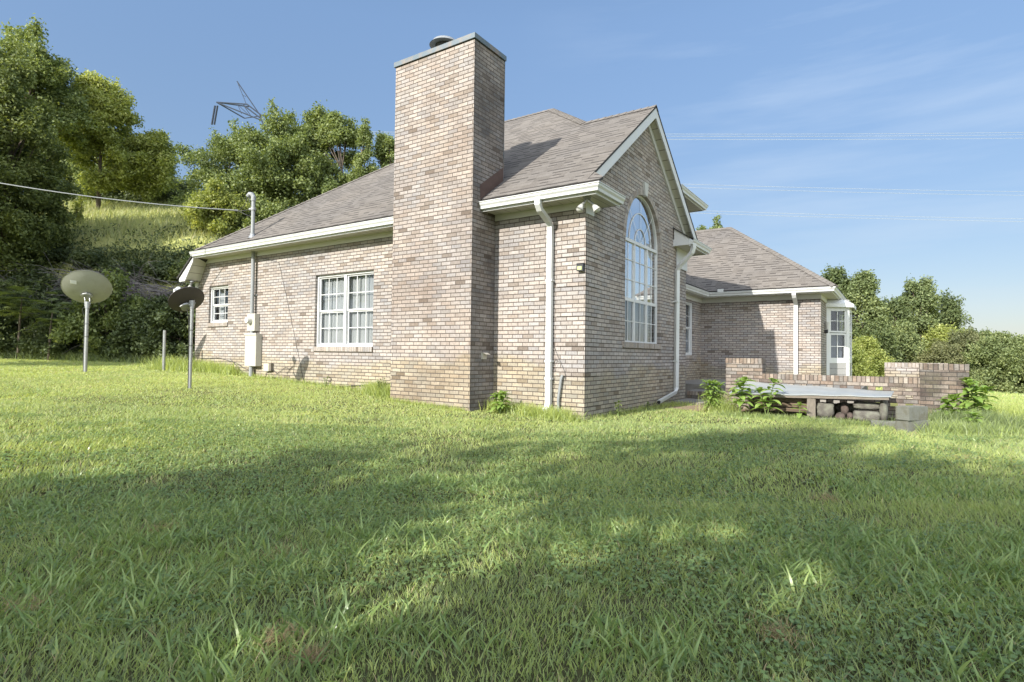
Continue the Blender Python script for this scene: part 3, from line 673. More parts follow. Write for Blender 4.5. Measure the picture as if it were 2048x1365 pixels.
slab('fascia', 'white', [(-11.0, -3.55, fy, fy+.02, 3.40, 3.56), (-1.735, .34, fy, fy+.02, 3.40, 3.56), (.34, .36, fy, .50, 3.40, 3.56), (.34, .36, 4.25, 5.55, 3.40, 3.56),
    (-.9, .34, 5.53, 5.55, 3.40, 3.56), (.09, .11, 4.16, 6.17, 4.60, 4.75), (-2, .09, 6.15, 6.17, 4.60, 4.75), (-.67, -.65, 5.6, 9.37, 2.79, 2.93), (-.65, 2.61, 9.35, 9.37, 2.79, 2.93), (2.59, 2.61, 9.37, 16.1, 2.79, 2.93)])
# frieze boards on the wall heads
slab('frieze', 'cream', [(-11.14, -3.55, -.022, 0, ZF, 3.425), (-1.735, .022, -.022, 0, ZF, 3.425), (-.93, 2.322, 9.728, 9.75, 2.665, 2.80), (-.93, -.908, 5.18, 9.728, 2.665, 2.80), (2.3, 2.322, 9.75, 15.8, 2.665, 2.80)])
slab('frieze', 'white', [(0, .022, 0, .26, 3.24, 3.425)]); slab('frieze', 'white', [(0, .022, 4.44, 5.18, 2.99, 3.425)])
# soffits (downward faces, striped across)
def soffit(polys, parent=house):
    mb = MB()
    for pts, ud in polys:
        u = Vector(ud); P = [Vector(p) for p in pts]; v = Vector((0, 0, 1)).cross(u)
        mb.poly(P, [(p.dot(u), p.dot(v)) for p in P]); mb.poly([p+Vector((0, 0, .012)) for p in P], [(p.dot(u), p.dot(v)) for p in P])
    return mb.build('soffit', M['soffit'], parent)
zs = 3.425
soffit([([(-11.02, fy+.02, zs), (-3.55, fy+.02, zs), (-3.55, 0, zs), (-11.12, 0, zs)], (1, 0, 0)),
        ([(-1.73, fy+.02, zs), (.34, fy+.02, zs), (.34, .5, zs), (0, .5, zs), (0, 0, zs), (-1.73, 0, zs)], (1, 0, 0)),
        ([(0, 4.25, zs), (.34, 4.25, zs), (.34, 5.53, zs), (0, 5.53, zs)], (0, 1, 0)), ([(-.93, 5.16, zs), (0, 5.16, zs), (0, 5.53, zs), (-.93, 5.53, zs)], (1, 0, 0)),
        ([(-.35, 4.16, 4.615), (.09, 4.16, 4.615), (.09, 6.15, 4.615), (-.35, 6.15, 4.615)], (0, 1, 0)), ([(-2, 5.95, 4.615), (-.35, 5.95, 4.615), (-.35, 6.15, 4.615), (-2, 6.15, 4.615)], (1, 0, 0)),
        ([(-.93, 5.3, 2.80), (-.67, 5.3, 2.80), (-.67, 9.37, 2.80), (-.67, 9.75, 2.80), (-.93, 9.75, 2.80)], (0, 1, 0)),
        ([(-.67, 9.37, 2.80), (2.59, 9.37, 2.80), (2.59, 9.75, 2.80), (-.67, 9.75, 2.80)], (1, 0, 0)), ([(2.3, 9.75, 2.80), (2.59, 9.75, 2.80), (2.59, 15.8, 2.80), (2.3, 15.8, 2.80)], (0, 1, 0))])
# cornice return ends + pent covers on the gable
mb = MB(); mb.box(.0, .36, .48, .50, 3.425, 3.56); mb.poly([(.36, fy, 3.56), (.36, .5, 3.56), (.02, .5, 3.74), (.02, .02, 3.74)]); mb.poly([(.36, .5, 3.56), (.02, .5, 3.74), (.02, .5, 3.56)])
mb.build('cornice_return', M['white'], house)
mb = MB(); mb.box(.0, .36, 4.23, 4.25, 3.425, 3.56); mb.poly([(.36, 4.23, 3.56), (.02, 4.23, 3.80), (.02, 4.23, 3.56)]); mb.poly([(.36, 4.23, 3.56), (.36, 5.55, 3.56), (.02, 5.55, 3.80), (.02, 4.23, 3.80)])
mb.build('cornice_return', M['white'], house)
mb = MB()
for a_, b_ in (((.38, 4.20, 3.575), (.0, 4.20, 3.835)),): mb.poly([a_, b_, (b_[0], 5.6, b_[2]), (a_[0], 5.6, a_[2])]); mb.poly([a_, b_, (b_[0], 4.20, b_[2]-.02), (a_[0], 4.20, a_[2]-.02)])
mb.build('return_shingles', M['dark'], house)
# gable rakes: boards, soffit strips and frieze following the slope
def rake(name, mat, x0, x1, dz0, dz1, y0, y1):
    """prism between roof-parallel offsets dz0..dz1 below the roof line"""
    mb = MB(); zf = (lambda y: Fz(y)) if y1 <= 2.59 else (lambda y: 5.86-SL*(y-2.58))
    P = [Vector((x, y, zf(y)+d)) for x in (x0, x1) for y, d in ((y0, dz0), (y1, dz0), (y1, dz1), (y0, dz1))]
    for q in ((0, 1, 2, 3), (4, 5, 6, 7), (0, 1, 5, 4), (1, 2, 6, 5), (2, 3, 7, 6), (3, 0, 4, 7)): mb.poly([P[i] for i in q])
    return mb
for nm, mt_, x0, x1, d0, d1 in (('rake_board', 'white', .165, .192, -.235, -.047), ('rake_frieze', 'white', .0, .03, -.33, -.185)):
    for ya, yb in ((-.02 if nm[5] == 'f' else -.16, 2.58), (2.58, 5.18 if nm[5] == 'f' else 5.50)):
        if nm[5] == 'f': ya = max(ya, .02)
        rake(nm, mt_, x0, x1, d0, d1, ya, yb).build(nm, M[mt_], house)
mb = MB()
for (ya, yb) in ((0.0, 2.58), (2.58, 5.4)):
    zf = (lambda y: Fz(y)) if yb <= 2.59 else (lambda y: 5.86-SL*(y-2.58))
    mb.poly([(.0, ya, zf(ya)-.19), (.168, ya, zf(ya)-.19), (.168, yb, zf(yb)-.19), (0, yb, zf(yb)-.19)], [(ya, 0), (ya, .17), (yb, .17), (yb, 0)])
mb.build('soffit', M['soffit'], house)
# left end: sloping rake box continuing the hip down past the front eave
mb = MB()
def prism(mb, poly2, y0, y1, mi=0):
    a = [(x, y0, z) for x, z in poly2]; b = [(x, y1, z) for x, z in poly2]; mb.poly(a, mi=mi); mb.poly(b, mi=mi)
    for i in range(len(a)): j = (i+1) % len(a); mb.poly([a[i], a[j], b[j], b[i]], mi=mi)
prism(mb, [(-11.0, 3.46), (-11.04, 3.30), (-11.42, 2.83), (-11.70, 2.83), (-11.70, 2.955)], -.42, -.395)
mb.build('fascia', M['white'], house)
mb = MB(); mb.poly([(-11.02, -.395, 3.425), (-11.10, 0, 3.425), (-11.44, 0, 2.86), (-11.42, -.395, 2.86)], [(0, 0), (0, .4), (.62, .4), (.62, 0)])
mb.poly([(-11.69, -.395, 2.845), (-11.42, -.395, 2.845), (-11.42, 0, 2.845), (-11.69, 0, 2.845)]); mb.build('soffit', M['soffit'], house)
mb = MB(); prism(mb, [(-11.12, 3.425), (-11.06, 3.32), (-11.17, 3.32), (-11.53, 2.80), (-11.53, 2.66), (-11.66, 2.66), (-11.66, 2.9), (-11.48, 2.9)], -.024, 0); mb.build('frieze', M['white'], house)

# ---- chimney
CX0, CX1, CY0, CY1, CZT = -3.555, -1.74, -.655, .215, 6.22
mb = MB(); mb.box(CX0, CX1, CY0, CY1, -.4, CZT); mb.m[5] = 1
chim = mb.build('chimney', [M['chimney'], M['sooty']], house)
mb = MB(); mb.box(CX0-.025, CX1+.025, CY0-.03, CY1+.025, CZT+.015, CZT+.10); mb.box(CX0+.1, CX1-.1, CY0+.1, CY1-.1, CZT+.115, CZT+.13); mb.build('chimney_cap', M['cap'], chim)
mb = MB(); mb.tube([(-2.83, -.15, 6.3), (-2.83, -.15, 6.62)], .13, 20); mb.build('flue', M['galv'], chim)
mb = MB(); mb.tube([(-2.83, -.15, 6.66), (-2.83, -.15, 6.685), (-2.83, -.15, 6.73)], .28, 28, r2=.22); mb.build('flue_lid', M['conduit'], chim)
mb = MB(); mb.tube([(-2.83, -.15, 6.60), (-2.83, -.15, 6.665)], .17, 24); mb.build('flue_screen', M['dark'], chim)
mb = MB(); x = CX1+.006
mb.poly([(x, -.44, 3.60), (x, -.47, 3.84), (x, .215, 4.33), (x, .215, 4.09)]); mb.poly([(x, .215, 4.33), (x, .215, 4.09), (x-.4, .222, 4.09), (x-.4, .222, 4.33)])
mb.box(CX1+.006, CX1+.012, -.44, .0, 3.50, 3.60)
mb.build('flashing', M['flash'], chim)
mb = MB(); mb.box(CX1-.012, CX1+.006, CY1, CY1+.012, 4.1, CZT); mb.build('corner_trim', M['cap'], chim)
mb = MB(); mb.box(CX1, CX1+.035, -.36, -.25, .93, 1.04); mb.poly([(CX1+.04, -.37, 1.04), (CX1+.04, -.24, 1.04), (CX1+.11, -.24, 1.01), (CX1+.11, -.37, 1.01)]); ob = mb.build('outlet_cover', M['greybox'], house)

# ---- downspouts
mb = MB()
mb.rect_path([(-.60, -.455, 3.46), (-.60, -.455, 3.36), (-.60, -.40, 3.29), (-.60, -.13, 3.16), (-.60, -.065, 3.08), (-.60, -.065, .24), (-.60, -.10, .16), (-.60, -.17, .13)], .09, .07, (1, 0, 0))
mb.box(-.66, -.54, -.11, -.02, .62, .65)
mb.build('downspout', M['gutter'], house)['label'] = 'downspout on the sunny corner wall'
mb = MB()
mb.rect_path([(.41, 4.33, 3.46), (.41, 4.33, 3.36), (.38, 4.32, 3.26), (.14, 4.33, 3.02), (.06, 4.34, 2.90), (.06, 4.30, .34), (.08, 4.22, .25), (.14, 3.0, .12)], .085, .07, (.5, .86, 0))
d = mb.build('downspout', M['gutter'], house)
mb = MB(); mb.tube([(.145, 2.985, .115), (.147, 2.96, .112)], .033, 10); mb.build('downspout_mouth', M['black'], d)
mb = MB(); mb.rect_path([(1.70, 9.31, 2.84), (1.70, 9.31, 2.76), (1.70, 9.36, 2.70), (1.70, 9.62, 2.57), (1.70, 9.68, 2.50), (1.70, 9.68, .1)], .10, .075, (1, 0, 0)); mb.build('downspout', M['gutter'], house)
for z_ in (.9, 2.2):
    mb = MB(); mb.box(-.66, -.54, -.108, -.01, z_, z_+.028); mb.build('downspout_strap', M['gutter'], house)
    mb = MB(); mb.box(.0, .10, 4.255, 4.365, z_, z_+.028); mb.build('downspout_strap', M['gutter'], house)
mb = MB(); mb.box(-.33, -.17, 9.27, 9.45, 2.93, 3.02); mb.build('gutter_splash_guard', M['gutter'], house)

# ---- electrical service on the front wall
mb = MB(); mb.tube([(-8.86, -.09, 1.9), (-8.86, -.09, 3.44)], .045, 12); mb.box(-8.93, -8.79, -.03, 0, 2.36, 2.39); mb.build('conduit', M['conduit'], house)
mb = MB(); mb.box(-9.0, -8.68, -.13, 0, 1.50, 1.92); mt_ = mb.build('meter_box', M['greybox'], house, bevel=.008)
mb = MB(); mb.tube([(-8.86, -.13, 1.76), (-8.86, -.20, 1.76), (-8.86, -.235, 1.76)], .09, 20, r2=.07); mb.build('electric_meter', M['bulb'], mt_)
mb = MB(); mb.box(-9.02, -8.56, -.16, 0, .66, 1.44); mb.box(-9.03, -8.55, -.175, -.16, 1.40, 1.45); mb.build('breaker_box', M['greybox'], house, bevel=.008)
mb = MB(); mb.tube([(-8.84, -.09, .3), (-8.84, -.09, .66)], .05, 10); mb.build('conduit', M['conduit'], house); mb = MB(); mb.tube([(-8.84, -.09, 1.44), (-8.84, -.09, 1.52)], .04, 10); mb.build('conduit', M['conduit'], house)
mb = MB(); mb.box(-8.36, -8.16, -.08, 0, .55, .73); mb.build('junction_box', plain('pale_green_box', (.42, .43, .33), .5), house, bevel=.006)
mb = MB(); mb.box(-8.16, -8.08, -.07, 0, .56, .74); mb.build('junction_box', M['oldwood'], house)
MX, MY = -8.70, -.22
mb = MB(); mb.tube([(MX, MY, 3.6), (MX, MY, 4.62)], .042, 12); mb.tube([(MX, MY, 3.72), (MX, MY, 3.83)], .055, 12); mb.build('service_mast', M['conduit'], house)
mb = MB(); mb.tube([(MX, MY, 4.6), (MX, MY, 4.70), (MX-.03, MY-.02, 4.76), (MX-.09, MY-.04, 4.77), (MX-.14, MY-.05, 4.72)], .055, 12); mb.build('weatherhead', M['conduit'], house)
mb = MB(); mb.tube([(MX, MY, 3.70), (MX, MY, 3.80)], .11, 14, r2=.055); mb.build('mast_boot', M['galv'], house)
mb = MB(); mb.tube([(MX, MY, 4.38), (MX, MY, 4.44)], .06, 12); mb.tube([(MX-.05, MY, 4.41), (MX-.12, MY-.02, 4.41)], .03, 8); mb.build('wire_clamp', M['galv'], house)
# loose cables along the wall base
def cable(pts, r=.006, mat='cable', parent=house, name='cable'):
    mb = MB(); mb.tube(pts, r, 5); return mb.build(name, M[mat], parent)
cable([(-11.3, -.02, .80), (-10.4, -.02, .84), (-9.6, -.02, .72), (-9.2, -.05, .60), (-8.95, -.05, .55)]); cable([(-9.9, -.015, .82), (-9.5, -.02, .6), (-9.2, -.02, .42)])
cable([(-8.1, -.03, .62), (-7.9, -.02, .5), (-7.6, -.02, .66), (-7.45, -.02, .62), (-7.3, -.02, .7), (-7.55, -.02, .52)]); cable([(-8.25, -.04, .55), (-8.3, -.06, .4), (-8.2, -.06, .28)])
cable([(-8.1, -.04, .42), (-7.4, -.03, .30), (-6.6, -.03, .32), (-5.6, -.03, .30), (-4.2, -.03, .42), (-3.6, -.03, .4)], .009)
cable([(-8.75, -.03, 3.3), (-7.95, -.008, 3.1), (-7.6, -.008, 2.2), (-7.2, -.008, 1.1), (-6.95, -.008, .4)], .004)
cable([(-1.7, -.05, .10), (-1.2, -.05, .16), (-.7, -.06, .12)], .009)
mb = MB(); mb.tube([(-.42, -.05, -.05), (-.42, -.07, .30), (-.38, -.06, .62), (-.36, -.05, .70)], .022, 8); mb.build('conduit', M['conduit'], house)
cable([(-.55, -.02, 1.18), (-.45, -.02, .98), (-.33, -.02, .75), (-.31, -.03, .62)], .004); cable([(-.53, -.03, .95), (-.44, -.06, .93), (-.5, -.05, .82), (-.54, -.03, .75)], .004, 'flash')

# ---- eave floodlights and wall light
def twin_flood(x, y, z, flip=1):
    mb = MB(); mb.tube([(x, y, z), (x, y, z-.03)], .06, 14)
    o = mb.build('floodlight', M['galv'], house)
    for k, (dx, dy) in enumerate(((-.05*flip, -.07), (.10*flip, .03))):
        s = MB(); a = Vector((x, y, z-.03)); b = a+Vector((dx, dy, -.10)); c = b+Vector((dx*.5, dy*.5, -.08)); s.tube([a, b], .022, 10); s.build('lamp_holder', M['galv'], o)
        g = MB(); g.tube([b, b+(c-b)*.5, c], .03, 14, r2=.062); g.tube([c, c+(c-b)*.18, c+(c-b)*.32], .062, 14, r2=.03); g.build('bulb', M['bulb'], o, smooth=True)
twin_flood(.13, -.22, 3.425); twin_flood(-11.38, -.25, 2.845, -1)
mb = MB(); mb.box(-.11, 0, -.085, -.014, 2.33, 2.45); mb.poly([(-.12, -.014, 2.46), (.005, -.014, 2.46), (.005, -.10, 2.44), (-.12, -.10, 2.44)])
wl = mb.build('wall_light', M['black'], house)
mb = MB(); mb.box(-.09, -.02, -.092, -.086, 2.345, 2.40); mb.build('lamp_lens', plain('yellowish_lens', (.45, .52, .22), .25), wl)
mb = MB(); mb.tube([(2.30, 10.85, 1.80), (2.38, 10.85, 1.80)], .05, 12); mb.tube([(2.38, 10.85, 1.76), (2.38, 10.85, 1.86)], .015, 8); sc_ = mb.build('wall_sconce', M['black'], house)
mb = MB(); mb.tube([(2.38, 10.85, 1.86), (2.38, 10.85, 1.98), (2.38, 10.85, 2.07)], .055, 12, r2=.075); mb.build('lamp_shade', M['cream'], sc_)

# ---- bay window on the far wing
def bay():
    ring = [(2.3, BAY0), (2.86, BAY0+.5), (2.86, BAY1-.5), (2.3, BAY1)]
    w = MB()
    for i in range(3):
        (xa, ya), (xb, yb) = ring[i], ring[i+1]; L = math.hypot(xb-xa, yb-ya); dx, dy = (xb-xa)/L, (yb-ya)/L; nx, ny = dy, -dx
        T = lambda u, z, n, xa=xa, ya=ya, dx=dx, dy=dy, nx=nx, ny=ny: Vector((xa+dx*u+nx*n, ya+dy*u+ny*n, z))
        if i == 0: root = w
        boxT(w, T, 0, L, 2.50, 2.66, -.06, 0); boxT(w, T, 0, L, .88, .99, -.06, 0.002)
        boxT(w, T, 0, .10, -.3, 2.50, -.06, .004); boxT(w, T, L-.10, L, -.3, 2.50, -.06, .004)
    wo_ = w.build('bay_window', M['white'], house)
    for i in range(3):
        sd = MB()
        (xa, ya), (xb, yb) = ring[i], ring[i+1]; L = math.hypot(xb-xa, yb-ya); dx, dy = (xb-xa)/L, (yb-ya)/L; nx, ny = dy, -dx
        T = lambda u, z, n, xa=xa, ya=ya, dx=dx, dy=dy, nx=nx, ny=ny: Vector((xa+dx*u+nx*n, ya+dy*u+ny*n, z))
        for k in range(7): boxT(sd, T, .1, L-.1, -.3+k*.17, -.3+(k+1)*.17-.008, -.05, -.012)
        boxT(sd, T, .08, L-.02, 2.66, 2.80, -.05, -.01); boxT(sd, T, .1, .12, -.3, 2.8, -.055, -.045)
        sd.build('siding', M['siding'], wo_)
        for (za, zb, cm) in ((.99, 1.78, M['glass']), (1.80, 2.50, M['glass'])):
            fr = MB(); boxT(fr, T, .10, .15, za, zb, -.055, -.005); boxT(fr, T, L-.15, L-.10, za, zb, -.055, -.005); boxT(fr, T, .15, L-.15, za, za+.05, -.055, -.004); boxT(fr, T, .15, L-.15, zb-.05, zb, -.055, -.004)
            n = 2 if L < 1 else 3
            for k in range(1, n): u = .15+(L-.3)*k/n; boxT(fr, T, u-.01, u+.01, za+.05, zb-.05, -.04, -.02)
            zm = (za+zb)/2; boxT(fr, T, .15, L-.15, zm-.01, zm+.01, -.041, -.019); fr.build('sash', M['white'], wo_)
            gl = MB(); boxT(gl, T, .15, L-.15, za+.05, zb-.05, -.034, -.030); gl.build('pane', cm, wo_)
        cu = MB(); boxT(cu, T, .12, L-.12, 1.0, 1.75, -.16, -.155); cu.build('curtain', M['sheer'], wo_)
        if i == 2: cu = MB(); boxT(cu, T, .0, L, .9, 2.6, -.5, -.48); cu.build('room_backdrop', M['interior'], wo_)
    rf = MB(); e_ = .12; R3 = [(2.3, BAY0-e_), (2.86+e_, BAY0+.45), (2.86+e_, BAY1-.45), (2.3, BAY1+e_)]; top = [(2.3, BAY0+.3, 3.0), (2.3, BAY1-.3, 3.0)]
    rf.poly([(*R3[0], 2.66), (*R3[1], 2.66), top[0]]); rf.poly([(*R3[1], 2.66), (*R3[2], 2.66), top[1], top[0]]); rf.poly([(*R3[2], 2.66), (*R3[3], 2.66), top[1]])
    rf.poly([(*p, 2.64) for p in R3])
    for i in range(3): rf.poly([(*R3[i], 2.56), (*R3[i+1], 2.56), (*R3[i+1], 2.665), (*R3[i], 2.665)])
    rf.build('bay_roof', M['white'], wo_)
bay()

#@@GROUNDS@@
# ------------------------------------------------------------------ SMALL STRUCTURES
def at(px, py, ax, val):
    d = F_+(px-1024)/FPX*R_-(py-682.5)/FPX*U_; i = 'xyz'.index(ax); t = (val-CAM[i])/d[i]; return CAM+t*d
def dep(px, py, D):
    d = F_+(px-1024)/FPX*R_-(py-682.5)/FPX*U_; return CAM+D*d
def G(x, y): return float(hgt(x, y))

# patio slab and steps
mb = MB(); mb.box(-.82, 3.4, 5.95, 9.74, -.6, .36); tag(mb.build('patio', M['patio']), kind='structure')
def step(y0, y1, z1, x0, x1, label):
    t = thing('brick_step', label, 'step', (0, 0, 0), 'brick steps up to the patio')
    mb = MB(); mb.box(x0, x1, y0+.03, y1, -.5, z1-.10); mb.build('riser', M['pbrick'], t)
    mb = MB(); boxT(mb, PY(y0), x0, x1, z1-.10, z1-.012, -.10, 0, swap=True); mb.build('rowlock_edge', M['psoldier'], t)
    mb = MB(); mb.box(x0, x1, y0+.10, y1, z1-.10, z1); mb.build('tread', M['patio'], t)
step(4.05, 5.20, .03+.03, .03, 1.30, 'lowest brick step below the downspout mouth')
step(5.22, 5.92, .235, .02, 1.30, 'upper brick step just under the patio edge')
# patio screen wall with piers
pw = thing('patio_wall', 'low pierced brick patio wall with square piers behind the white sheet', 'wall', (1.2, 3.75, 0))
pw_loc = Vector((1.2, 3.75, 0))
def pchild(o): o.matrix_parent_inverse = pw.matrix_world.inverted(); o.location = -pw_loc; return o
def pier(x0, x1, y0, y1, ztop, zb, lab=None, m1='pbrick', m2='psoldier'):
    mb = MB(); mb.box(x0, x1, y0, y1, zb, ztop-.10); o = mb.build('pier', M[m1], pw); o.location = -pw_loc
    if lab: o['label'] = lab
    mb = MB(); boxT(mb, PY(y0-.004), x0-.003, x1+.003, ztop-.10, ztop, -(y1-y0)-.004, 0, swap=True); c = mb.build('pier_cap', M[m2], o)
pier(1.23, 1.90, 3.74, 4.1, 1.0, -.3, 'sunlit left pier'); pier(4.36, 5.00, 3.66, 4.02, .95, -.4, 'darker right pier', 'pdark', 'pdsoldier')
def low_wall(T, u0, u1, ztop, zb, rows, name='low_wall'):
    holes = []
    for k, z in enumerate(rows):
        u = u0+.11+(.0 if k % 2 == 0 else .0)
        while u+.11 < u1-.06: holes.append(rect(u, u+.105, z, z+.062)); u += .215
    o = wall(name, T, rect(u0, u1, zb, ztop-.10), holes, .11, 'pbrick', pw); o.location = -pw_loc
    mb = MB(); boxT(mb, T, u0, u1, ztop-.10, ztop, -.115, .004, swap=True); c = mb.build('wall_cap', M['psoldier'], o)
low_wall(PY(3.75), 1.90, 4.36, .71, -.3, [.475, .345, .205])
low_wall(PX(4.85), 4.02, 8.2, .68, -.5, [.45, .32, .18])
mb = MB(); mb.box(3.80, 5.0, 8.2, 8.55, -.6, .84); o = mb.build('pier', M['pbrick2'] if 'pbrick2' in M else M['brick'], pw); o.location = -pw_loc; o['label'] = 'pale sunlit far pier'
mb = MB(); boxT(mb, PY(8.196), 3.80, 5.003, .84, .94, -.355, 0, swap=True); mb.build('pier_cap', M['soldier'], o)

# ---- wood and stone pile under the white sheet
def local(name, label, cat, cx, cy, cz, group=None): return thing(name, label, cat, (cx, cy, cz), group)
FL, FR, BR, BL = Vector((1.575, 2.55, .383)), Vector((3.966, 2.55, .442)), Vector((3.999, 3.62, .47)), Vector((1.583, 3.62, .557))
sh = thing('cover_sheet', 'white painted metal sheet lying over the log and stone pile', 'sheet', (2.8, 3.1, 0))
mb = MB(); nx, ny = 24, 8
def SP(i, j, dz): 
    a = FL.lerp(FR, i/nx); b = BL.lerp(BR, i/nx); p = a.lerp(b, j/ny); p.z += dz+.004*math.sin(i*1.1)+.003*math.sin(j*1.7+i*.5); return p-Vector((2.8, 3.1, 0))
for i in range(nx):
    for j in range(ny): mb.poly([SP(i, j, 0), SP(i+1, j, 0), SP(i+1, j+1, 0), SP(i, j+1, 0)]); mb.poly([SP(i, j, -.006), SP(i+1, j, -.006), SP(i+1, j+1, -.006), SP(i, j+1, -.006)])
for i in range(nx): mb.poly([SP(i, 0, 0), SP(i+1, 0, 0), SP(i+1, 0, -.012), SP(i, 0, -.012)])
mb.build('metal_skin', M['sheet'], sh, smooth=False)
mb = MB()
def beam(mb, a, b, w, h):
    a, b = Vector(a), Vector(b); d = (b-a).normalized(); s = d.cross(Vector((0, 0, 1))).normalized(); up = s.cross(d)
    P = [p+s*sx*w/2+up*sz*h for p in (a, b) for sx in (-1, 1) for sz in (-1, 0)]
    for q in ((0, 1, 3, 2), (4, 6, 7, 5), (0, 2, 6, 4), (1, 5, 7, 3), (0, 4, 5, 1), (2, 3, 7, 6)): mb.poly([P[i] for i in q])
off = Vector((2.8, 3.1, 0))
beam(mb, FL-off+Vector((.1, .03, -.013)), FR-off+Vector((-.03, .03, -.013)), .03, .045)
mb.build('front_rail', M['oldwood'], sh)
mb = MB(); beam(mb, BL-off+Vector((.1, -.05, -.013)), BR-off+Vector((-.03, -.05, -.013)), .04, .045); mb.build('back_rail', M['oldwood'], sh)

def blob(name, label, cat, c, size, mat, rot=0, seed=0, squash=.12, group=None, boxy=.0):
    bm = bmesh.new(); bmesh.ops.create_icosphere(bm, subdivisions=3, radius=1); rs = np.random.default_rng(seed); ph = rs.random(9)*6
    for v in bm.verts:
        p = v.co.copy()
        if boxy: m_ = max(abs(p.x), abs(p.y), abs(p.z)); p = p.lerp(p/m_, boxy)
        k = 1+squash*(math.sin(p.x*3+ph[0])*math.sin(p.y*3.3+ph[1])+.5*math.sin(p.z*6+ph[2]+p.x*5))
        v.co = Vector((p.x*size[0]*k, p.y*size[1]*k, p.z*size[2]*k))
    me = bpy.data.meshes.new(name); bm.to_mesh(me); bm.free(); me.polygons.foreach_set('use_smooth', [True]*len(me.polygons)); me.materials.append(M[mat])
    o = bpy.data.objects.new(name, me); COL.objects.link(o); o.location = c; o.rotation_euler = (0, 0, rot); return tag(o, label, cat, group)
def yz(px, py, y): p = at(px, py, 'y', y); return float(p[0]), float(p[2])
def pile_block(name, label, cat, px0, px1, py0, py1, y, depth, mat, seed, boxy=.75, squash=.08, group=None, rot=0):
    x0, zt = yz(px0, py0, y); x1, zb = yz(px1, py1, y)
    return blob(name, label, cat, ((x0+x1)/2, y+depth/2, (zt+zb)/2), (abs(x1-x0)/2*1.03, depth/2, abs(zt-zb)/2*1.04), mat, rot, seed, squash, group, boxy)
def roughbox(name, label, cat, x0, x1, y0, y1, z0, z1, mat, rot=0, group=None, j=.012, seed=0):
    mb = MB(); mb.box(x0, x1, y0, y1, z0, z1); c = Vector(((x0+x1)/2, (y0+y1)/2, z0))
    o = mb.build(name, M[mat]); me = o.data
    bm = bmesh.new(); bm.from_mesh(me); bmesh.ops.subdivide_edges(bm, edges=bm.edges, cuts=3, use_grid_fill=True); rs = random.Random(seed)
    for v in bm.verts: v.co = v.co-c+Vector((rs.uniform(-j, j), rs.uniform(-j, j), rs.uniform(-j, j)*.7))
    bm.to_mesh(me); bm.free(); o.location = c; o.rotation_euler = (0, 0, rot); return tag(o, label, cat, group)
PY0 = 2.62
# post
x0, zt = yz(1614, 796, 2.6); x1, _ = yz(1631, 796, 2.6)
roughbox('wooden_post', 'weathered split wooden post holding up the white sheet', 'post', x0, x1, 2.58, 2.66, -.06, .375, 'oldwood', .03, j=.006, seed=3)
# boards left of the post
for k, (a, b, z0, z1, lb) in enumerate(((2.02, 2.86, .27, .335, 'brown plank, uppermost under the left of the sheet'), (1.98, 2.84, .185, .25, 'brown plank, middle one left of the post'), (2.1, 2.86, .10, .165, 'brown plank, lowest one left of the post'))):
    roughbox('plank', lb, 'plank', a, b, 2.72+k*.01, 2.98, z0, z1, 'board', (.02, -.03, .015)[k], 'planks stacked under the sheet', .007, k)
# stones and logs, from pixel extents
for k, (nm, lb, ct, a, b, c, d, y, dp, mt_, bx, sq) in enumerate((
    ('stone_block', 'squarish mossy stone right of the wooden post', 'stone', 1633, 1667, 806, 837, 2.66, .3, 'rock', .72, .07),
    ('cobble', 'round brown cobble between the mossy stones, lying lowest', 'stone', 1669, 1690, 827, 843, 2.63, .2, 'cobble', .1, .08),
    ('cobble', 'upright brown cobble leaning behind the round one', 'stone', 1680, 1698, 809, 833, 2.75, .2, 'cobble', .1, .1),
    ('cobble', 'small brown cobble against the long mossy block', 'stone', 1693, 1707, 826, 842, 2.66, .16, 'cobble', .1, .1),
    ('stone_block', 'mossy slab on top of the long mossy block', 'stone', 1706, 1760, 805, 821, 2.70, .3, 'rock', .8, .05),
    ('stone_block', 'long mossy block at the right end of the pile', 'stone', 1706, 1759, 822, 845, 2.62, .3, 'rock', .8, .05),
    ('stone_block', 'dark stone at the back of the pile behind the cobbles', 'stone', 1668, 1712, 806, 838, 3.0, .3, 'rock', .5, .1),
    ('log', 'short log standing on end under the right corner of the sheet', 'log', 1758, 1776, 799, 846, 2.66, .22, 'rock', .35, .05))):
    pile_block(nm, lb, ct, a, b, c, d, y, dp, mt_, k+3, bx, sq)
for k, (a, b, c, d, y, lb, mt_) in enumerate(((1638, 1668, 837, 853, 2.55, 'grey brick under the squarish mossy stone', 'cmu'), (1669, 1698, 843, 857, 2.55, 'tan block under the round cobble', 'tanblock'), (1700, 1730, 846, 858, 2.5, 'tan block half hidden in grass under the long mossy block', 'tanblock'), (1600, 1637, 843, 856, 2.62, 'tan stub of block at the foot of the wooden post', 'tanblock'))):
    xa, za = yz(a, c, y); xb, zb = yz(b, d, y); roughbox('stone_footing', lb, 'block', xa, xb, y, y+.2, zb-.03, za, mt_, 0, None, .006, k+20)
xa, za = yz(1563, 833, 2.5); xb, zb = yz(1577, 852, 2.5)
mb = MB(); mb.tube([(0, 0, -.05), (0, 0, za)], .05, 14, r2=.062); o = mb.build('plant_pot', M['black']); o.location = ((xa+xb)/2, 2.5, 0); tag(o, 'small black plastic pot in the weeds before the planks', 'pot')
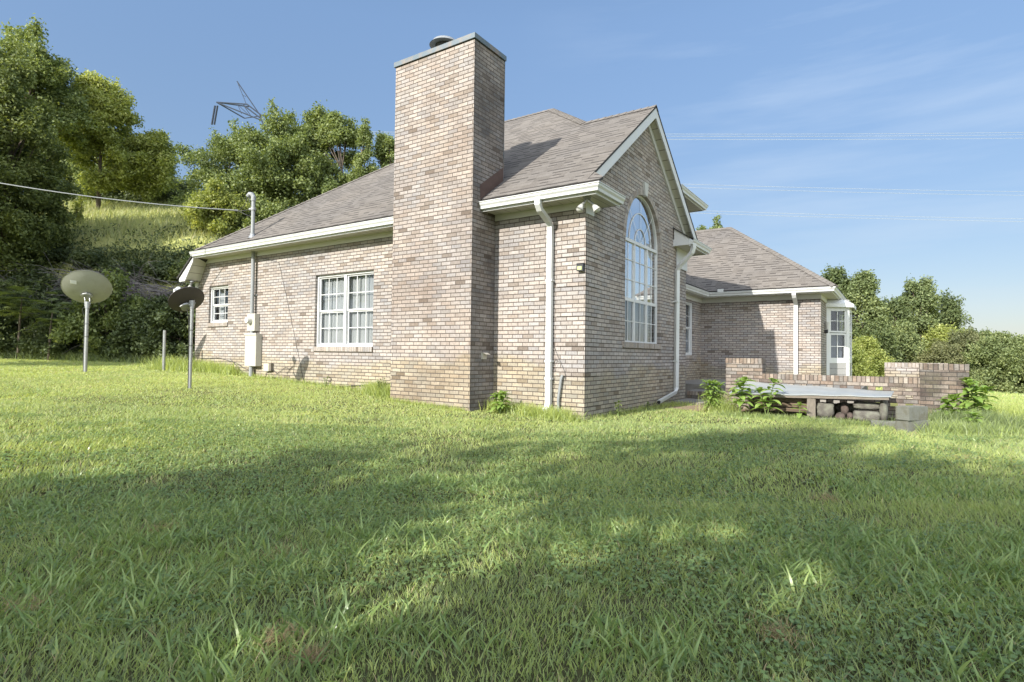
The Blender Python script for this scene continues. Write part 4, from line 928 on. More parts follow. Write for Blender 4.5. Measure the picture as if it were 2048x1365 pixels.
# concrete blocks
def cmu(name, label, cx, cy, z0, rot, h=.19, w=.30, l=.39, tilt=0):
    t = thing(name, label, 'block', (cx, cy, z0), 'hollow concrete blocks'); t.rotation_euler = (tilt, 0, rot)
    mb = MB(); ww = .032
    hole = [rect(-l/2+ww, -.02, -w/2+ww, w/2-ww), rect(.02, l/2-ww, -w/2+ww, w/2-ww)]
    o = wall('block_shell', lambda u, z, n: Vector((u, z, h+n)), rect(-l/2, l/2, -w/2, w/2), hole, h, 'cmu', t)
    bv = o.modifiers.new('b', 'BEVEL'); bv.width = .005; bv.segments = 2
    return t
cmu('concrete_block', 'mossy hollow concrete block on top of its pair beside the dark pier', 4.21, 1.78, .17, .95, w=.19)
cmu('concrete_block', 'lower hollow concrete block in the grass carrying the mossy one', 4.22, 1.80, -.02, .85, w=.19)
cmu('concrete_block', 'low hollow concrete block lying alone left of the stacked pair', 3.90, 2.20, -.10, .12, w=.2)

# ---- satellite dishes
def frame_from(nrm):
    n = Vector(nrm).normalized(); u = Vector((0, 0, 1)).cross(n).normalized(); return u, n.cross(u), n
def dish(name, label, base, top_z, centre, normal, ra, rb, mat, back, sticker=False, pole_r=.038, lnb=True):
    t = thing(name, label, 'satellite dish', base, None); B = Vector(base)
    mb = MB(); mb.tube([(0, 0, -.1), (0, 0, top_z-base[2])], pole_r, 14); p_ = mb.build('pole', M['galv'], t)
    for z in (.9, 1.2): mb = MB(); mb.tube([(0, 0, z), (0, 0, z+.012)], pole_r+.004, 14); mb.build('strap', M['black'], p_)
    u, v, n = frame_from(normal); c = Vector(centre)-B; mb = MB(); K, Q = 40, 7
    def P(i, j, dn): a = 2*math.pi*i/K; r = j/Q; return c+u*math.cos(a)*ra*r+v*math.sin(a)*rb*r+n*(.10*r*r*ra/.5+dn)
    for i in range(K):
        for j in range(Q):
            for dn, mi in ((0, 0), (-.008, 1)):
                pts = [P(i, j, dn), P(i+1, j, dn), P(i+1, j+1, dn), P(i, j+1, dn)]
                if j == 0: pts = pts[1:] if False else [P(0, 0, dn), P(i+1, 1, dn), P(i, 1, dn)]
                mb.poly(pts, mi=mi)
        a, b = P(i, Q, .004), P(i+1, Q, .004); k = 1.012
        mb.poly([a, b, c+(P(i+1, Q, -.012)-c)*k, c+(P(i, Q, -.012)-c)*k], mi=1)
    mb.build('reflector', [M['white'] if False else M[back], M[mat]], t, smooth=True)
    mt = MB(); bc = c-n*.03-v*rb*.35; top = Vector((0, 0, top_z-base[2]))
    mt.tube([bc+n*.012, bc-n*.02], .10, 6); mt.tube([bc+v*.02+u*.07, bc+v*.02+u*.07-n*.03], .05, 6); mt.tube([bc+v*.02-u*.07, bc+v*.02-u*.07-n*.03], .05, 6)
    for s in (-1, 1):
        mt.tube([top+u*.045*s+Vector((0, 0, -.05)), top+u*.045*s+Vector((0, 0, .08)), bc+u*.05*s], .011, 6)
        mt.tube([bc+u*.11*s, bc-v*.1], .012, 6)
    mt.tube([bc-u*.09-n*.01, bc-u*.06+v*.06-n*.01, bc+v*.08-n*.01, bc+u*.06+v*.06-n*.01, bc+u*.09-n*.01], .028, 8); mt.tube([top+Vector((0, 0, -.1)), top+Vector((0, 0, .05))], pole_r+.012, 12); mt.tube([top-u*.06, top+u*.06], .02, 8)
    mt.build('mount_bracket', M['galv'], t)
    cx_ = MB(); cx_.tube([bc-u*.06, bc-u*.10-v*.12, top+u*.09-Vector((0, 0, .12)), top+u*.05-Vector((0, 0, .35)), Vector((0, 0, .9))+u*(pole_r+.006), Vector((0, 0, .05))+u*(pole_r+.006)], .006, 5); cx_.build('coax_cable', M['cable'], t)
    if lnb:
        f = MB(); e0 = c-v*rb*.95; e1 = c-v*rb*.25+n*.62*ra/.5; f.rect_path([e0-n*.0, e0+n*.2, e1], .03, .03, u); f.build('feed_arm', M['galv'], t)
        f = MB(); f.tube([e1-n*.05, e1+n*.08], .05, 10); f.tube([e1-u*.10, e1+u*.10], .04, 8); f.build('receiver_head', M['white'], t)
    if sticker:
        s_ = MB(); o_ = c-u*ra*.42+v*rb*.36; o_ = Vector(o_)
        q = lambda a, b: (a*a/(ra*ra)+b*b/(rb*rb))
        def SPt(a, b, d): r2 = q(a, b); return c+u*a+v*b+n*(.10*r2*ra/.5-.010-d)
        a0, b0 = (.26*ra, .36*rb) if False else (-.0, 0)
        return t, SPt, u, v, n
    return t
# facing away: we see the convex backs
D1 = dish('satellite_dish', 'grey green round dish seen from behind on a tall pipe at left', (-11.72, -2.46, .40), 2.08, (-11.68, -2.50, 2.41), (-.655, .307, .69), .49, .49, 'dishgrey', 'dishgrey', True, lnb=False)
t1, SPt, uu, vv, nn = D1
sgn = 1 if Vector(uu).dot(Vector((R_[0], R_[1], 0))) > 0 else -1
mb = MB(); a0, a1, b0, b1 = -.30*sgn, -.18*sgn, .13, .22
mb.poly([SPt(a0, b0, .001), SPt(a1, b0, .001), SPt(a1, b1, .001), SPt(a0, b1, .001)]); mb.build('sticker', M['sticker'], t1)
for z in (.145, .165, .19, .205):
    mb = MB(); mb.poly([SPt(a0*.95, z, .003), SPt(a1*1.06, z, .003), SPt(a1*1.06, z+.008, .003), SPt(a0*.95, z+.008, .003)]); mb.build('print_line', M['ink'], t1)
dish('satellite_dish', 'dark brown oval dish on a thin pipe near the house corner', (-7.24, -2.33, .20), 1.93, (-7.27, -2.40, 1.955), (-.716, .021, .70), .315, .315, 'dishdark', 'sheet', False, .03)
mb = MB(); mb.tube([(0, 0, -.1), (0, 0, 1.02)], .034, 12); o = mb.build('metal_post', M['galv']); o.location = (-11.37, -.9, .50); tag(o, 'short bare metal post between the two dishes', 'post')

# ---- wires
def wire(name, label, cat, a, b, sag, r, mat, group=None, n=24):
    a, b = Vector(a), Vector(b); mb = MB(); mb.tube([a.lerp(b, i/n)-a-Vector((0, 0, sag*4*(i/n)*(1-i/n))) for i in range(n+1)], r, 5)
    o = mb.build(name, M[mat]); o.location = a; return tag(o, label, cat, group)
sd0 = Vector((MX-.12, MY-.02, 4.41))
wl_ = dep(-130, 343, 12)
o = wire('service_cable', 'twisted grey service cable running from the roof mast off to the left', 'cable', sd0+Vector((-.35, -.08, .01)), wl_, .12, .013, 'conduit')
lp = MB(); a = sd0-sd0
for pts in (([(-.35, -.08, .0), (-.15, -.02, -.10), (0, 0, -.16), (.08, .02, -.02), (.0, -.03, .30)], .008), ([(-.6, -.14, .03), (-.3, -.1, -.02), (-.08, -.06, .12), (-.02, -.05, .32)], .007), ([(-.5, -.1, .0), (-.2, 0, -.0), (0, 0, 0)], .010)):
    lp.tube([Vector(p)+sd0-(sd0+Vector((-.35, -.08, .01))) for p in pts[0]], pts[1], 6)
c = lp.build('cable_loop', M['cable'], o)
# high-voltage lines crossing behind the house
tower_c = dep(560, 420, 95)
for k, (y0, y1, lb) in enumerate(((268, 260, 'topmost wire of the upper group'), (272, 264, 'second wire of the upper group'), (279, 270, 'lowest wire of the upper group'), (364, 372, 'upper wire of the middle group'), (371, 380, 'lower wire of the middle group'), (414, 424, 'upper wire of the lowest group'), (418, 430, 'lower wire of the lowest group'))):
    a = dep(560 if k < 3 else 900, (262, 266, 272, 352, 358, 402, 407)[k], 110); b = dep(2500, (256, 261, 268, 384, 392, 440, 446)[k], 170)
    wire('power_line', 'thin pale power line across the sky, '+lb, 'power line', a, b, 1.2, .034, 'wire', 'high power lines in the sky')
# transmission tower: mast behind trees with one visible cross arm
def tower():
    base = dep(590, 560, 92); t = thing('transmission_tower', 'dark lattice tower arm with hanging insulators above the trees', 'pylon', tuple(base))
    B = Vector(base); P = lambda px, py, dd=0: Vector(dep(px, py, 92+dd))-B
    mb = MB()
    tip = P(433, 205); m1 = P(493, 208); m2 = P(520, 235, 1.5); m3 = P(492, 236); m4 = P(512, 226, 1.5); jn = P(486, 211)
    for a, b, r in ((tip, P(494, 209), .11), (tip, P(498, 214, 1.5), .11), (tip, P(520, 240), .11), (tip, P(489, 237, 1.5), .11), (P(494, 209), P(524, 232), .12), (P(487, 211), P(520, 236), .12), (P(475, 209), P(483, 228), .05), (P(487, 211), P(503, 234), .06), (P(478, 212), P(497, 230), .05), (P(489, 237), P(545, 229), .08)): mb.tube([a, b], r, 5)
    mb.build('cross_arm', M['steel'], t)
    mb = MB()
    for a, b, r in ((P(474, 163), P(521, 232), .09), (P(474, 163), P(493, 210), .05), (P(484, 190), P(492, 194), .04)): mb.tube([a, b], r, 5)
    mb.build('earth_wire_peak', M['steel'], t)
    for dx in (0, 5):
        mb = MB(); a, b = P(430+dx, 212), P(423.5+dx, 250); mb.tube([a, b], .05, 6)
        n = 22
        for i in range(n): q = a.lerp(b, i/n); mb.tube([q, q+(b-a).normalized()*.10], .15, 8)
        mb.build('insulator_string', M['steel'], t)
    mb = MB(); L = [P(545, 300), P(600, 300), P(600, 300, 4), P(545, 300, 4)]; F0 = [P(530, 560), P(640, 560), P(640, 560, 8), P(530, 560, 8)]; T0 = [P(520, 232), P(560, 232), P(560, 232, 3), P(520, 232, 3)]
    for i in range(4):
        mb.tube([F0[i], L[i], T0[i]], .13, 5); mb.tube([F0[i], L[(i+1) % 4]], .07, 5); mb.tube([L[i], T0[(i+1) % 4]], .06, 5); mb.tube([L[i], L[(i+1) % 4]], .07, 5)
    mb.build('lattice_body', M['steel'], t)
tower()
up = dep(1847, 740, 80)
t = thing('utility_pole', 'slim grey utility pole far off in front of the woods', 'pole', (up[0], up[1], G(up[0], up[1])))
mb = MB(); zt_ = dep(1847, 704, 80)[2]-G(up[0], up[1]); mb.tube([(0, 0, -.3), (0, 0, zt_)], .22, 8, r2=.17); mb.build('pole', M['conduit'], t)
mb = MB(); mb.tube([(-1.0, 0, zt_-.6), (1.0, 0, zt_-.6)], .07, 5); mb.build('cross_arm', M['conduit'], t)

# ------------------------------------------------------------------ VEGETATION
def unit(n, rng): v = rng.normal(size=(n, 3)); return v/np.linalg.norm(v, axis=1, keepdims=True)
def leaf_quads(P, nrm, size, rng, aspect=.5, droop=0.0):
    """one kite-shaped quad per point"""
    n = len(P); t = np.cross(nrm, unit(n, rng)); t /= np.linalg.norm(t, axis=1, keepdims=True)+1e-9
    t[:, 2] -= droop; t /= np.linalg.norm(t, axis=1, keepdims=True)+1e-9
    b = np.cross(nrm, t); b /= np.linalg.norm(b, axis=1, keepdims=True)+1e-9
    s = size*rng.uniform(.65, 1.25, (n, 1)); fold = nrm*s*.12
    V = np.empty((n, 4, 3)); V[:, 0] = P-t*s*.5; V[:, 1] = P+b*s*aspect*.5+fold; V[:, 2] = P+t*s*.5; V[:, 3] = P-b*s*aspect*.5+fold
    return V.reshape(-1, 3), np.arange(n*4).reshape(n, 4)
def crown_points(rng, clusters, radii, n, shell=.55, flat=.8, sub=True):
    k = len(clusters); w = radii**1.9; idx = rng.choice(k, n, p=w/w.sum())
    d = unit(n, rng); r = (shell+(1-shell)*rng.random(n))**.8
    # lumpy twigs inside each cluster
    tw = unit(k*14, rng).reshape(k, 14, 3); j = rng.integers(0, 14, n); d2 = d*.55+tw[idx, j]; d2 /= np.linalg.norm(d2, axis=1, keepdims=True)
    P = clusters[idx]+d2*(r*radii[idx])[:, None]*np.array([1, 1, flat])
    return P, d2
def build_tree(name, label, cat, base, H, crown_r, style='round', n=9000, leaf=.16, mat='leaf_mid', seed=0, crown0=.25, group=None, trunk_r=None, n_cl=46, fine=1.45, open_=.0, bark='bark', zoff=0, shape=None, flatx=1.0):
    rng = np.random.default_rng(seed); t = thing(name, label, cat, (base[0], base[1], base[2]+zoff), group); n_cl = int(n_cl*fine); n = int(n*2.6); leaf = leaf*.66
    h0 = H*crown0; tr = trunk_r or H*.018
    C = []; Rr = []
    for i in range(n_cl):
        a = rng.random()*2*math.pi
        if style == 'cone':
            f = rng.random()**.8; z = h0+(H-h0)*f; rr = crown_r*(1-f)**.75*(.55+.5*rng.random()); r = crown_r*(.10+.20*(1-f))
        elif style == 'column':
            f = rng.random(); z = h0+(H-h0)*f; rr = crown_r*(.45+.5*rng.random())*math.sin(math.pi*min(1, .15+f*.85))**.5; r = crown_r*.28
        else:
            u = rng.random(); f = .02+.96*u; prof = math.sin(math.pi*(.24+.72*f))**.6; r = crown_r*(.11+.20*rng.random()**1.3); z = h0+(H-h0-r*.7)*f; rr = max(.05, crown_r*prof*(.3+.7*rng.random()**.5)-r*.6)
        C.append((math.cos(a)*rr*flatx, math.sin(a)*rr, z)); Rr.append(r)
    if style == 'round' and not open_:
        for i in range(int(n_cl*.12)):
            a = rng.random()*6.28; f = rng.random(); C.append((math.cos(a)*crown_r*.45*rng.random(), math.sin(a)*crown_r*.45*rng.random(), h0+(H-h0)*(.08+.72*f))); Rr.append(crown_r*.34)
    for i in range(int(n_cl*.5)):
        k_ = rng.integers(0, n_cl); c0_ = np.array(C[k_]); o_ = c0_-np.array([0, 0, h0+(H-h0)*.45]); o_ = o_/(np.linalg.norm(o_)+1e-6)
        for q_ in range(3): C.append(tuple(c0_+o_*Rr[k_]*(.7+.42*q_)+rng.normal(size=3)*Rr[k_]*.12)); Rr.append(Rr[k_]*(.42-.10*q_))
    C = np.array(C); Rr = np.array(Rr)
    over = C[:, 2] > H*1.0-Rr*.5; C[over, 2] = (H-Rr*.5)[over]
    P, d = crown_points(rng, C, Rr, n, shell=.30, flat=.78); P = P+rng.normal(size=P.shape)*leaf*.8
    nr = d*.55+unit(n, rng)*.8+np.array([0, 0, .35]); nr /= np.linalg.norm(nr, axis=1, keepdims=True)
    V, Fq = leaf_quads(P, nr, leaf, rng, .55, .25)
    clr = rng.random(len(C)); idx = np.argmin(((P[:, None, :2]-C[None, :, :2])**2).sum(2), 1) if n*len(C) < 1.5e6 else rng.integers(0, len(C), n)
    rnd = np.clip(.55*clr[idx]+.45*rng.random(n), 0, 1)
    arr_mesh('crown', V, Fq, M[mat], np.repeat(rnd, 4), t)
    mb = MB(); top = Vector((rng.normal()*.03*H, rng.normal()*.03*H, H*.82)); mid = top*.5+Vector((rng.normal()*.02*H, rng.normal()*.02*H, 0)); mid.z = H*.42
    path = [Vector((0, 0, -.4)), Vector((mid.x*.3, mid.y*.3, H*.2)), mid, top]; mb.tube(path, tr, 8, r2=tr*.25)
    for i in range(min(n_cl, 26)):
        c = Vector(C[i]); f = max(.15, min(.8, (c.z/H)*.72)); s = path[1].lerp(path[2], (f-.2)/.22) if f < .42 else path[2].lerp(path[3], (f-.42)/.4)
        m_ = s.lerp(c, .5)+Vector((0, 0, -.04*H*rng.random())); mb.tube([s, m_, c], tr*.32, 5, r2=tr*.06, cap=False)
    mb.build('trunk', M[bark], t, smooth=True)
    return t
def GB(px, D, py=700): p = dep(px, py, D); return (float(p[0]), float(p[1]), G(p[0], p[1]))
def treeat(name, label, cat, px, D, pytop, wpx, **k):
    b = GB(px, D); H = float(dep(px, pytop, D)[2])-b[2]; R = wpx/2/FPX*D*k.pop('wf', 1.0)
    return build_tree(name, label, cat, b, H, R, **k)

# left edge of the photo
treeat('cedar_tree', 'tall dark feathery cedar at the left edge', 'tree', 0, 19.5, 120, 200, style='column', n=30000, leaf=.17, mat='leaf_cedar', seed=1, crown0=.05, n_cl=90)
treeat('cedar_tree', 'second dark cedar crowding the left edge, a little further back', 'tree', -95, 20.5, 60, 300, style='column', n=18000, leaf=.2, mat='leaf_cedar', seed=2, crown0=.05, n_cl=70)
treeat('broadleaf_tree', 'tallest broadleaf tree rising behind the dark cedar', 'tree', 45, 27, 42, 200, style='round', n=15000, leaf=.23, mat='leaf_mid', seed=3, crown0=.35, n_cl=48)
treeat('broadleaf_tree', 'yellow green leaning tree right of the dark cedar', 'tree', 188, 30, 146, 165, style='round', n=17000, leaf=.24, mat='leaf_bright', seed=4, crown0=.15, n_cl=50)
treeat('broadleaf_tree', 'bright yellow green young tree at the edge of the meadow', 'tree', 293, 31, 262, 135, style='round', n=9000, leaf=.24, mat='leaf_bright', seed=5, crown0=.2, n_cl=34)
treeat('broadleaf_tree', 'dull green tree filling the gap behind the yellow green ones', 'tree', 130, 36, 235, 200, style='round', n=9000, leaf=.27, mat='leaf_mid', seed=6, crown0=.1, n_cl=36)
for i, (px, D, y, w) in enumerate(((160, 35, 352, 120), (245, 34.5, 350, 110), (325, 34.5, 345, 120))):
    treeat('shrub', ('dark shrub behind the meadow, left of three', 'dark shrub behind the meadow, middle of three', 'dark shrub behind the meadow, right of three')[i], 'shrub', px, D, y, w, style='round', n=5000, leaf=.22, mat='leaf_dark', seed=20+i, crown0=.02, n_cl=26, group='dark shrubs behind the meadow')
# the group behind the roof
treeat('cedar_tree', 'wide sloping cedar left of the tree clump behind the roof', 'tree', 452, 27, 262, 190, style='round', n=15000, leaf=.17, mat='leaf_mid', seed=7, crown0=.05, n_cl=60)
treeat('broadleaf_tree', 'large drooping green tree behind the left roof slope', 'tree', 555, 26, 212, 200, style='round', n=21000, leaf=.2, mat='leaf_mid', seed=8, crown0=.1, n_cl=60)
treeat('broadleaf_tree', 'loose airy treetop with thin shoots, tallest behind the roof', 'tree', 630, 27, 206, 95, style='round', n=5200, leaf=.2, mat='leaf_mid', seed=9, crown0=.3, n_cl=22)
treeat('broadleaf_tree', 'green tree just left of the chimney, behind the roof', 'tree', 672, 26.5, 232, 120, style='column', n=12000, leaf=.19, mat='leaf_mid', seed=10, crown0=.2, n_cl=40)
treeat('cedar_tree', 'pointed cedar close beside the chimney', 'tree', 722, 26, 236, 95, style='cone', n=11000, leaf=.15, mat='leaf_mid', seed=11, crown0=.1, n_cl=50)
treeat('broadleaf_tree', 'lower green tree touching the chimney edge', 'tree', 772, 27, 268, 110, style='round', n=9000, leaf=.19, mat='leaf_mid', seed=12, crown0=.1, n_cl=36)
treeat('shrub', 'bright feathery shrub between the meadow and the roof corner', 'shrub', 425, 22.5, 368, 115, style='round', n=8000, leaf=.17, mat='leaf_bright', seed=13, crown0=.02, n_cl=34)
treeat('shrub', 'dark shrub under the drooping tree beside the roof', 'shrub', 520, 23.5, 400, 120, style='round', n=6000, leaf=.17, mat='leaf_mid', seed=14, crown0=.02, n_cl=28)

# bank shrubs, in the shade behind the dishes
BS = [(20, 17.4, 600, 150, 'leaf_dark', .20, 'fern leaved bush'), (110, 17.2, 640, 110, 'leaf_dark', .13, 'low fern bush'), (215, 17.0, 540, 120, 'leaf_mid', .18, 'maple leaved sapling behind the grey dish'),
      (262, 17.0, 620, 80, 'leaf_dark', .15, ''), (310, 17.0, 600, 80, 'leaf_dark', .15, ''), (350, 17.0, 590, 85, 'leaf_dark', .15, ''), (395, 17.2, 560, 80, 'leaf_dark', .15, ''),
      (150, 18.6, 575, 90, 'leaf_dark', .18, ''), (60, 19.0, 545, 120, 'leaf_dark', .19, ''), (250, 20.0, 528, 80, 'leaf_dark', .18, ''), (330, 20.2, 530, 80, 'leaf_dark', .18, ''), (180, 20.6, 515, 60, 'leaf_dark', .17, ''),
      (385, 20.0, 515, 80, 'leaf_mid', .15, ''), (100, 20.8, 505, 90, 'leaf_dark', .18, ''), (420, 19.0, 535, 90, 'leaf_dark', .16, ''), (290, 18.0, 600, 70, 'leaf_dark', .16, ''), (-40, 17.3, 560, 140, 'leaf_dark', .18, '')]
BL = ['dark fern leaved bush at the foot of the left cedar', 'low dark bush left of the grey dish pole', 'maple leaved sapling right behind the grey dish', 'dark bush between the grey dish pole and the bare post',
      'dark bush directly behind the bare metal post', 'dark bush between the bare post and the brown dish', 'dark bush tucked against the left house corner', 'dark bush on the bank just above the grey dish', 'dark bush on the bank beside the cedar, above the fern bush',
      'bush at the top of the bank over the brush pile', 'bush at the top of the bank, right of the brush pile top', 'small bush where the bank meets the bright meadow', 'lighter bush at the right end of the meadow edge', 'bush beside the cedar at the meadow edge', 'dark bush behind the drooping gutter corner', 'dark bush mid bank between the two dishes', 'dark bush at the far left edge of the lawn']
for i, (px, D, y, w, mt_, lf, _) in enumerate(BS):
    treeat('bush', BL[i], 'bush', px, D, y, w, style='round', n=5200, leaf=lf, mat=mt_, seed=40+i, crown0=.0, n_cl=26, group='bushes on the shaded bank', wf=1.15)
# fern-like fronds over the left bush
def fronds(label, px, D, py, n, L, mat, seed):
    rng = np.random.default_rng(seed); b = dep(px, py, D); t = thing('mimosa_sapling', label, 'sapling', (float(b[0]), float(b[1]), G(b[0], b[1])))
    zt = float(b[2])-G(b[0], b[1]); Vs = []; Fs = []; k = 0; st = MB(); st.tube([(0, 0, -.2), (.1, 0, zt*.5), (.05, .05, zt*.8)], .035, 6, r2=.015)
    for i in range(n):
        a = rng.random()*2*math.pi; el = rng.uniform(-.1, .5); o = np.array([rng.normal()*.3, rng.normal()*.3, zt*rng.uniform(.55, 1)])
        d = np.array([math.cos(a)*math.cos(el), math.sin(a)*math.cos(el), math.sin(el)]); s = np.cross(d, [0, 0, 1]); s /= np.linalg.norm(s)
        for j in range(16):
            f = j/15; p = o+d*L*f+np.array([0, 0, -.35*L*f*f]); w = L*.20*math.sin(math.pi*min(1, f*.9+.12))
            for sg in (-1, 1):
                q = p+s*sg*w+np.array([0, 0, -.02]); tt = d*L*.020
                Vs += [p-tt, p+tt, q+tt*.6, q-tt*.6]; Fs.append([k, k+1, k+2, k+3]); k += 4
    arr_mesh('crown', np.array(Vs), np.array(Fs), M[mat], rng.random(k), t); st.build('trunk', M['bark'], t)
fronds('feathery mimosa sapling with flat fronds at the left edge of the lawn', 40, 16.6, 560, 60, .75, 'leaf_mid', 5)
fronds('feathery mimosa sapling leaning toward the grey dish', 100, 16.4, 600, 42, .6, 'leaf_mid', 6)
# brush piles: bare grey twigs arching down the bank
def brush(label, px, D, py, W_, Hh, n, seed):
    rng = np.random.default_rng(seed); b = dep(px, py, D); c = Vector((float(b[0]), float(b[1]), G(b[0], b[1]))); mb = MB(); rt = Vector((R_[0], R_[1], 0)); fw = Vector((FW[0], FW[1], 0))
    for i in range(n):
        u = rng.uniform(-1, 1)*W_/2; v = rng.uniform(-.6, .9); p = rt*u+fw*v; p.z = G(c.x+p.x, c.y+p.y)-c.z+rng.uniform(.0, .5)
        a = rng.uniform(-2.6, -.2) if rng.random() < .6 else rng.uniform(0, 6.28); L = rng.uniform(.5, 1.9); d = (rt*math.cos(a)*1.1+fw*(-.45)+Vector((0, 0, rng.uniform(-.1, .65)))).normalized()
        pts = [p]; q = p.copy(); 
        for k in range(5): d = (d+Vector((rng.normal()*.13, rng.normal()*.13, -.16+rng.normal()*.1))).normalized(); q = q+d*L/5; pts.append(q.copy())
        mb.tube(pts, rng.uniform(.012, .028), 4, r2=.003, cap=False)
        for _ in range(3):
            s0 = pts[rng.integers(1, 4)]; dd = (d+Vector(rng.normal(size=3))*.55).normalized(); mb.tube([s0, s0+dd*L*.2, s0+dd*L*.38+Vector((0, 0, -.06))], .005, 3, r2=.0025, cap=False)
    o = mb.build('brush_pile', M['barkgrey']); o.location = c; tag(o, label, 'brush pile')
brush('tangle of bare grey branches on the bank above the grey dish', 120, 18.9, 560, 5.0, 2, 620, 1)
brush('tangle of bare grey branches on the bank between the dishes', 300, 18.7, 560, 4.2, 2, 620, 2)

# ---- right side woods
def far(name, label, px, D, y, w, mat, seed, n=9000, leaf=.5, **k):
    return treeat(name, label, 'tree' if 'tree' in name else 'bush', px, D, y, w, style=k.pop('style', 'round'), n=n, leaf=leaf, mat=mat, seed=seed, crown0=k.pop('crown0', .03), n_cl=k.pop('n_cl', 50), group=k.pop('group', 'trees of the far wood'), **k)
far('broadleaf_tree', 'dark tree showing over the far corner of the bay window', 1668, 58, 534, 110, 'leaf_fardark', 60, 11000, .42)
far('broadleaf_tree', 'bushy green tree just right of the bay window', 1725, 56, 548, 105, 'leaf_far', 61, 11000, .42)
far('broadleaf_tree', 'dull green tree between the two tallest on the right', 1780, 66, 592, 110, 'leaf_fardark', 62, 9000, .48)
far('broadleaf_tree', 'tallest round crowned tree right of the house', 1838, 68, 560, 125, 'leaf_far', 63, 15000, .46)
far('broadleaf_tree', 'dark layered tree at the right end of the wood', 1905, 72, 586, 120, 'leaf_fardark', 64, 12000, .5)
far('broadleaf_tree', 'lower bright tree inside the wood above the utility pole', 1800, 60, 640, 90, 'leaf_far', 65, 6000, .42)
far('broadleaf_tree', 'shaded tree low in the wood beside the bay window', 1755, 54, 640, 90, 'leaf_fardark', 66, 6500, .4)
far('bush', 'light green bush right of the bay window, behind the low wall', 1738, 36, 676, 110, 'leaf_bright', 67, 9000, .2, group='bushes at the foot of the wood')
far('bush', 'small yellowish bush beside the bay window siding', 1700, 34, 690, 90, 'leaf_bright', 68, 6000, .2, group='bushes at the foot of the wood')
far('bush', 'yellow green tree crown left of the pale brush', 1888, 64, 652, 110, 'leaf_bright', 69, 7000, .4, group='bushes at the foot of the wood')
far('bush', 'pale grey green thicket between the wood and the round tree', 1925, 60, 662, 130, 'leaf_pale', 70, 9000, .36, group='bushes at the foot of the wood')
far('bush', 'brownish thicket low behind the dark brick pier', 1890, 55, 692, 120, 'leaf_pale', 71, 8000, .34, group='bushes at the foot of the wood')
far('round_tree', 'broad low round tree alone on the lawn at the right edge', 2000, 46, 668, 140, 'leaf_far', 72, 20000, .30, n_cl=80, group=None, crown0=.12, trunk_r=.32)
far('round_tree', 'half seen round tree cut by the right edge of the photo', 2070, 50, 672, 130, 'leaf_far', 73, 12000, .32, group=None, crown0=.12)
far('broadleaf_tree', 'small far treetop at the right end of the skyline', 1972, 110, 664, 50, 'leaf_fardark', 74, 3000, .7)
far('broadleaf_tree', 'treetop poking over the far roof beside the gable', 1430, 38, 434, 55, 'leaf_mid', 75, 3500, .22, crown0=.6, n_cl=18, group=None)
far('broadleaf_tree', 'second smaller treetop behind the far roof', 1402, 39, 452, 40, 'leaf_mid', 76, 2000, .22, crown0=.6, n_cl=12, group=None)
for i, px in enumerate((1640, 1690, 1740, 1790, 1845, 1900, 1960, 2030, 2110)):
    far('broadleaf_tree', 'tree of the dark back row closing the far wood', px, 96+3*(i % 3), 640+8*(i % 3)+(48 if px > 1950 else 10), 120, 'leaf_fardark', 80+i, 3500, .8, n_cl=26, group='back row of the far wood')

# ---- trees outside the frame that shade the lawn and the bank
SHL = [(-2.2, -19.5, 10.0, 2.5, .42), (.5, -20.5, 12.6, 2.7, .40), (5.2, -19.5, 14.4, 2.9, .34), (9.8, -18.5, 15.0, 3.5, .28), (2.2, -26, 15.4, 2.7, .50), (14.5, -22, 15, 3.8, .2), (7.4, -27, 17.4, 3.2, .45), (3.0, -16.5, 8.2, 1.9, .5), (-.8, -16, 6.6, 1.6, .5), (7.2, -16, 8.6, 2.2, .45)]
for i, (x, y, H, r, c0) in enumerate(SHL):
    build_tree('broadleaf_tree', 'leafy tree standing behind the photographer', 'tree', (x, y, G(x, y)), H, r, 'round', 1900, .40, 'leaf_mid', 100+i, fine=.6, crown0=c0, n_cl=30, group='trees behind the photographer')
SHB = [(-16.0, -7.0, 8.6, 2.1), (-18.4, -6.0, 9.4, 2.3), (-21.2, -6.4, 10.2, 2.5), (-24.4, -7.5, 10.8, 2.7), (-27.6, -9, 11.5, 2.8)]
for i, (x, y, H, r) in enumerate(SHB):
    build_tree('broadleaf_tree', 'leafy tree beyond the left edge shading the bank', 'tree', (x, y, G(x, y)), H, r, 'round', 8000, .26, 'leaf_mid', 120+i, crown0=.36, n_cl=44, group='trees beyond the left edge')
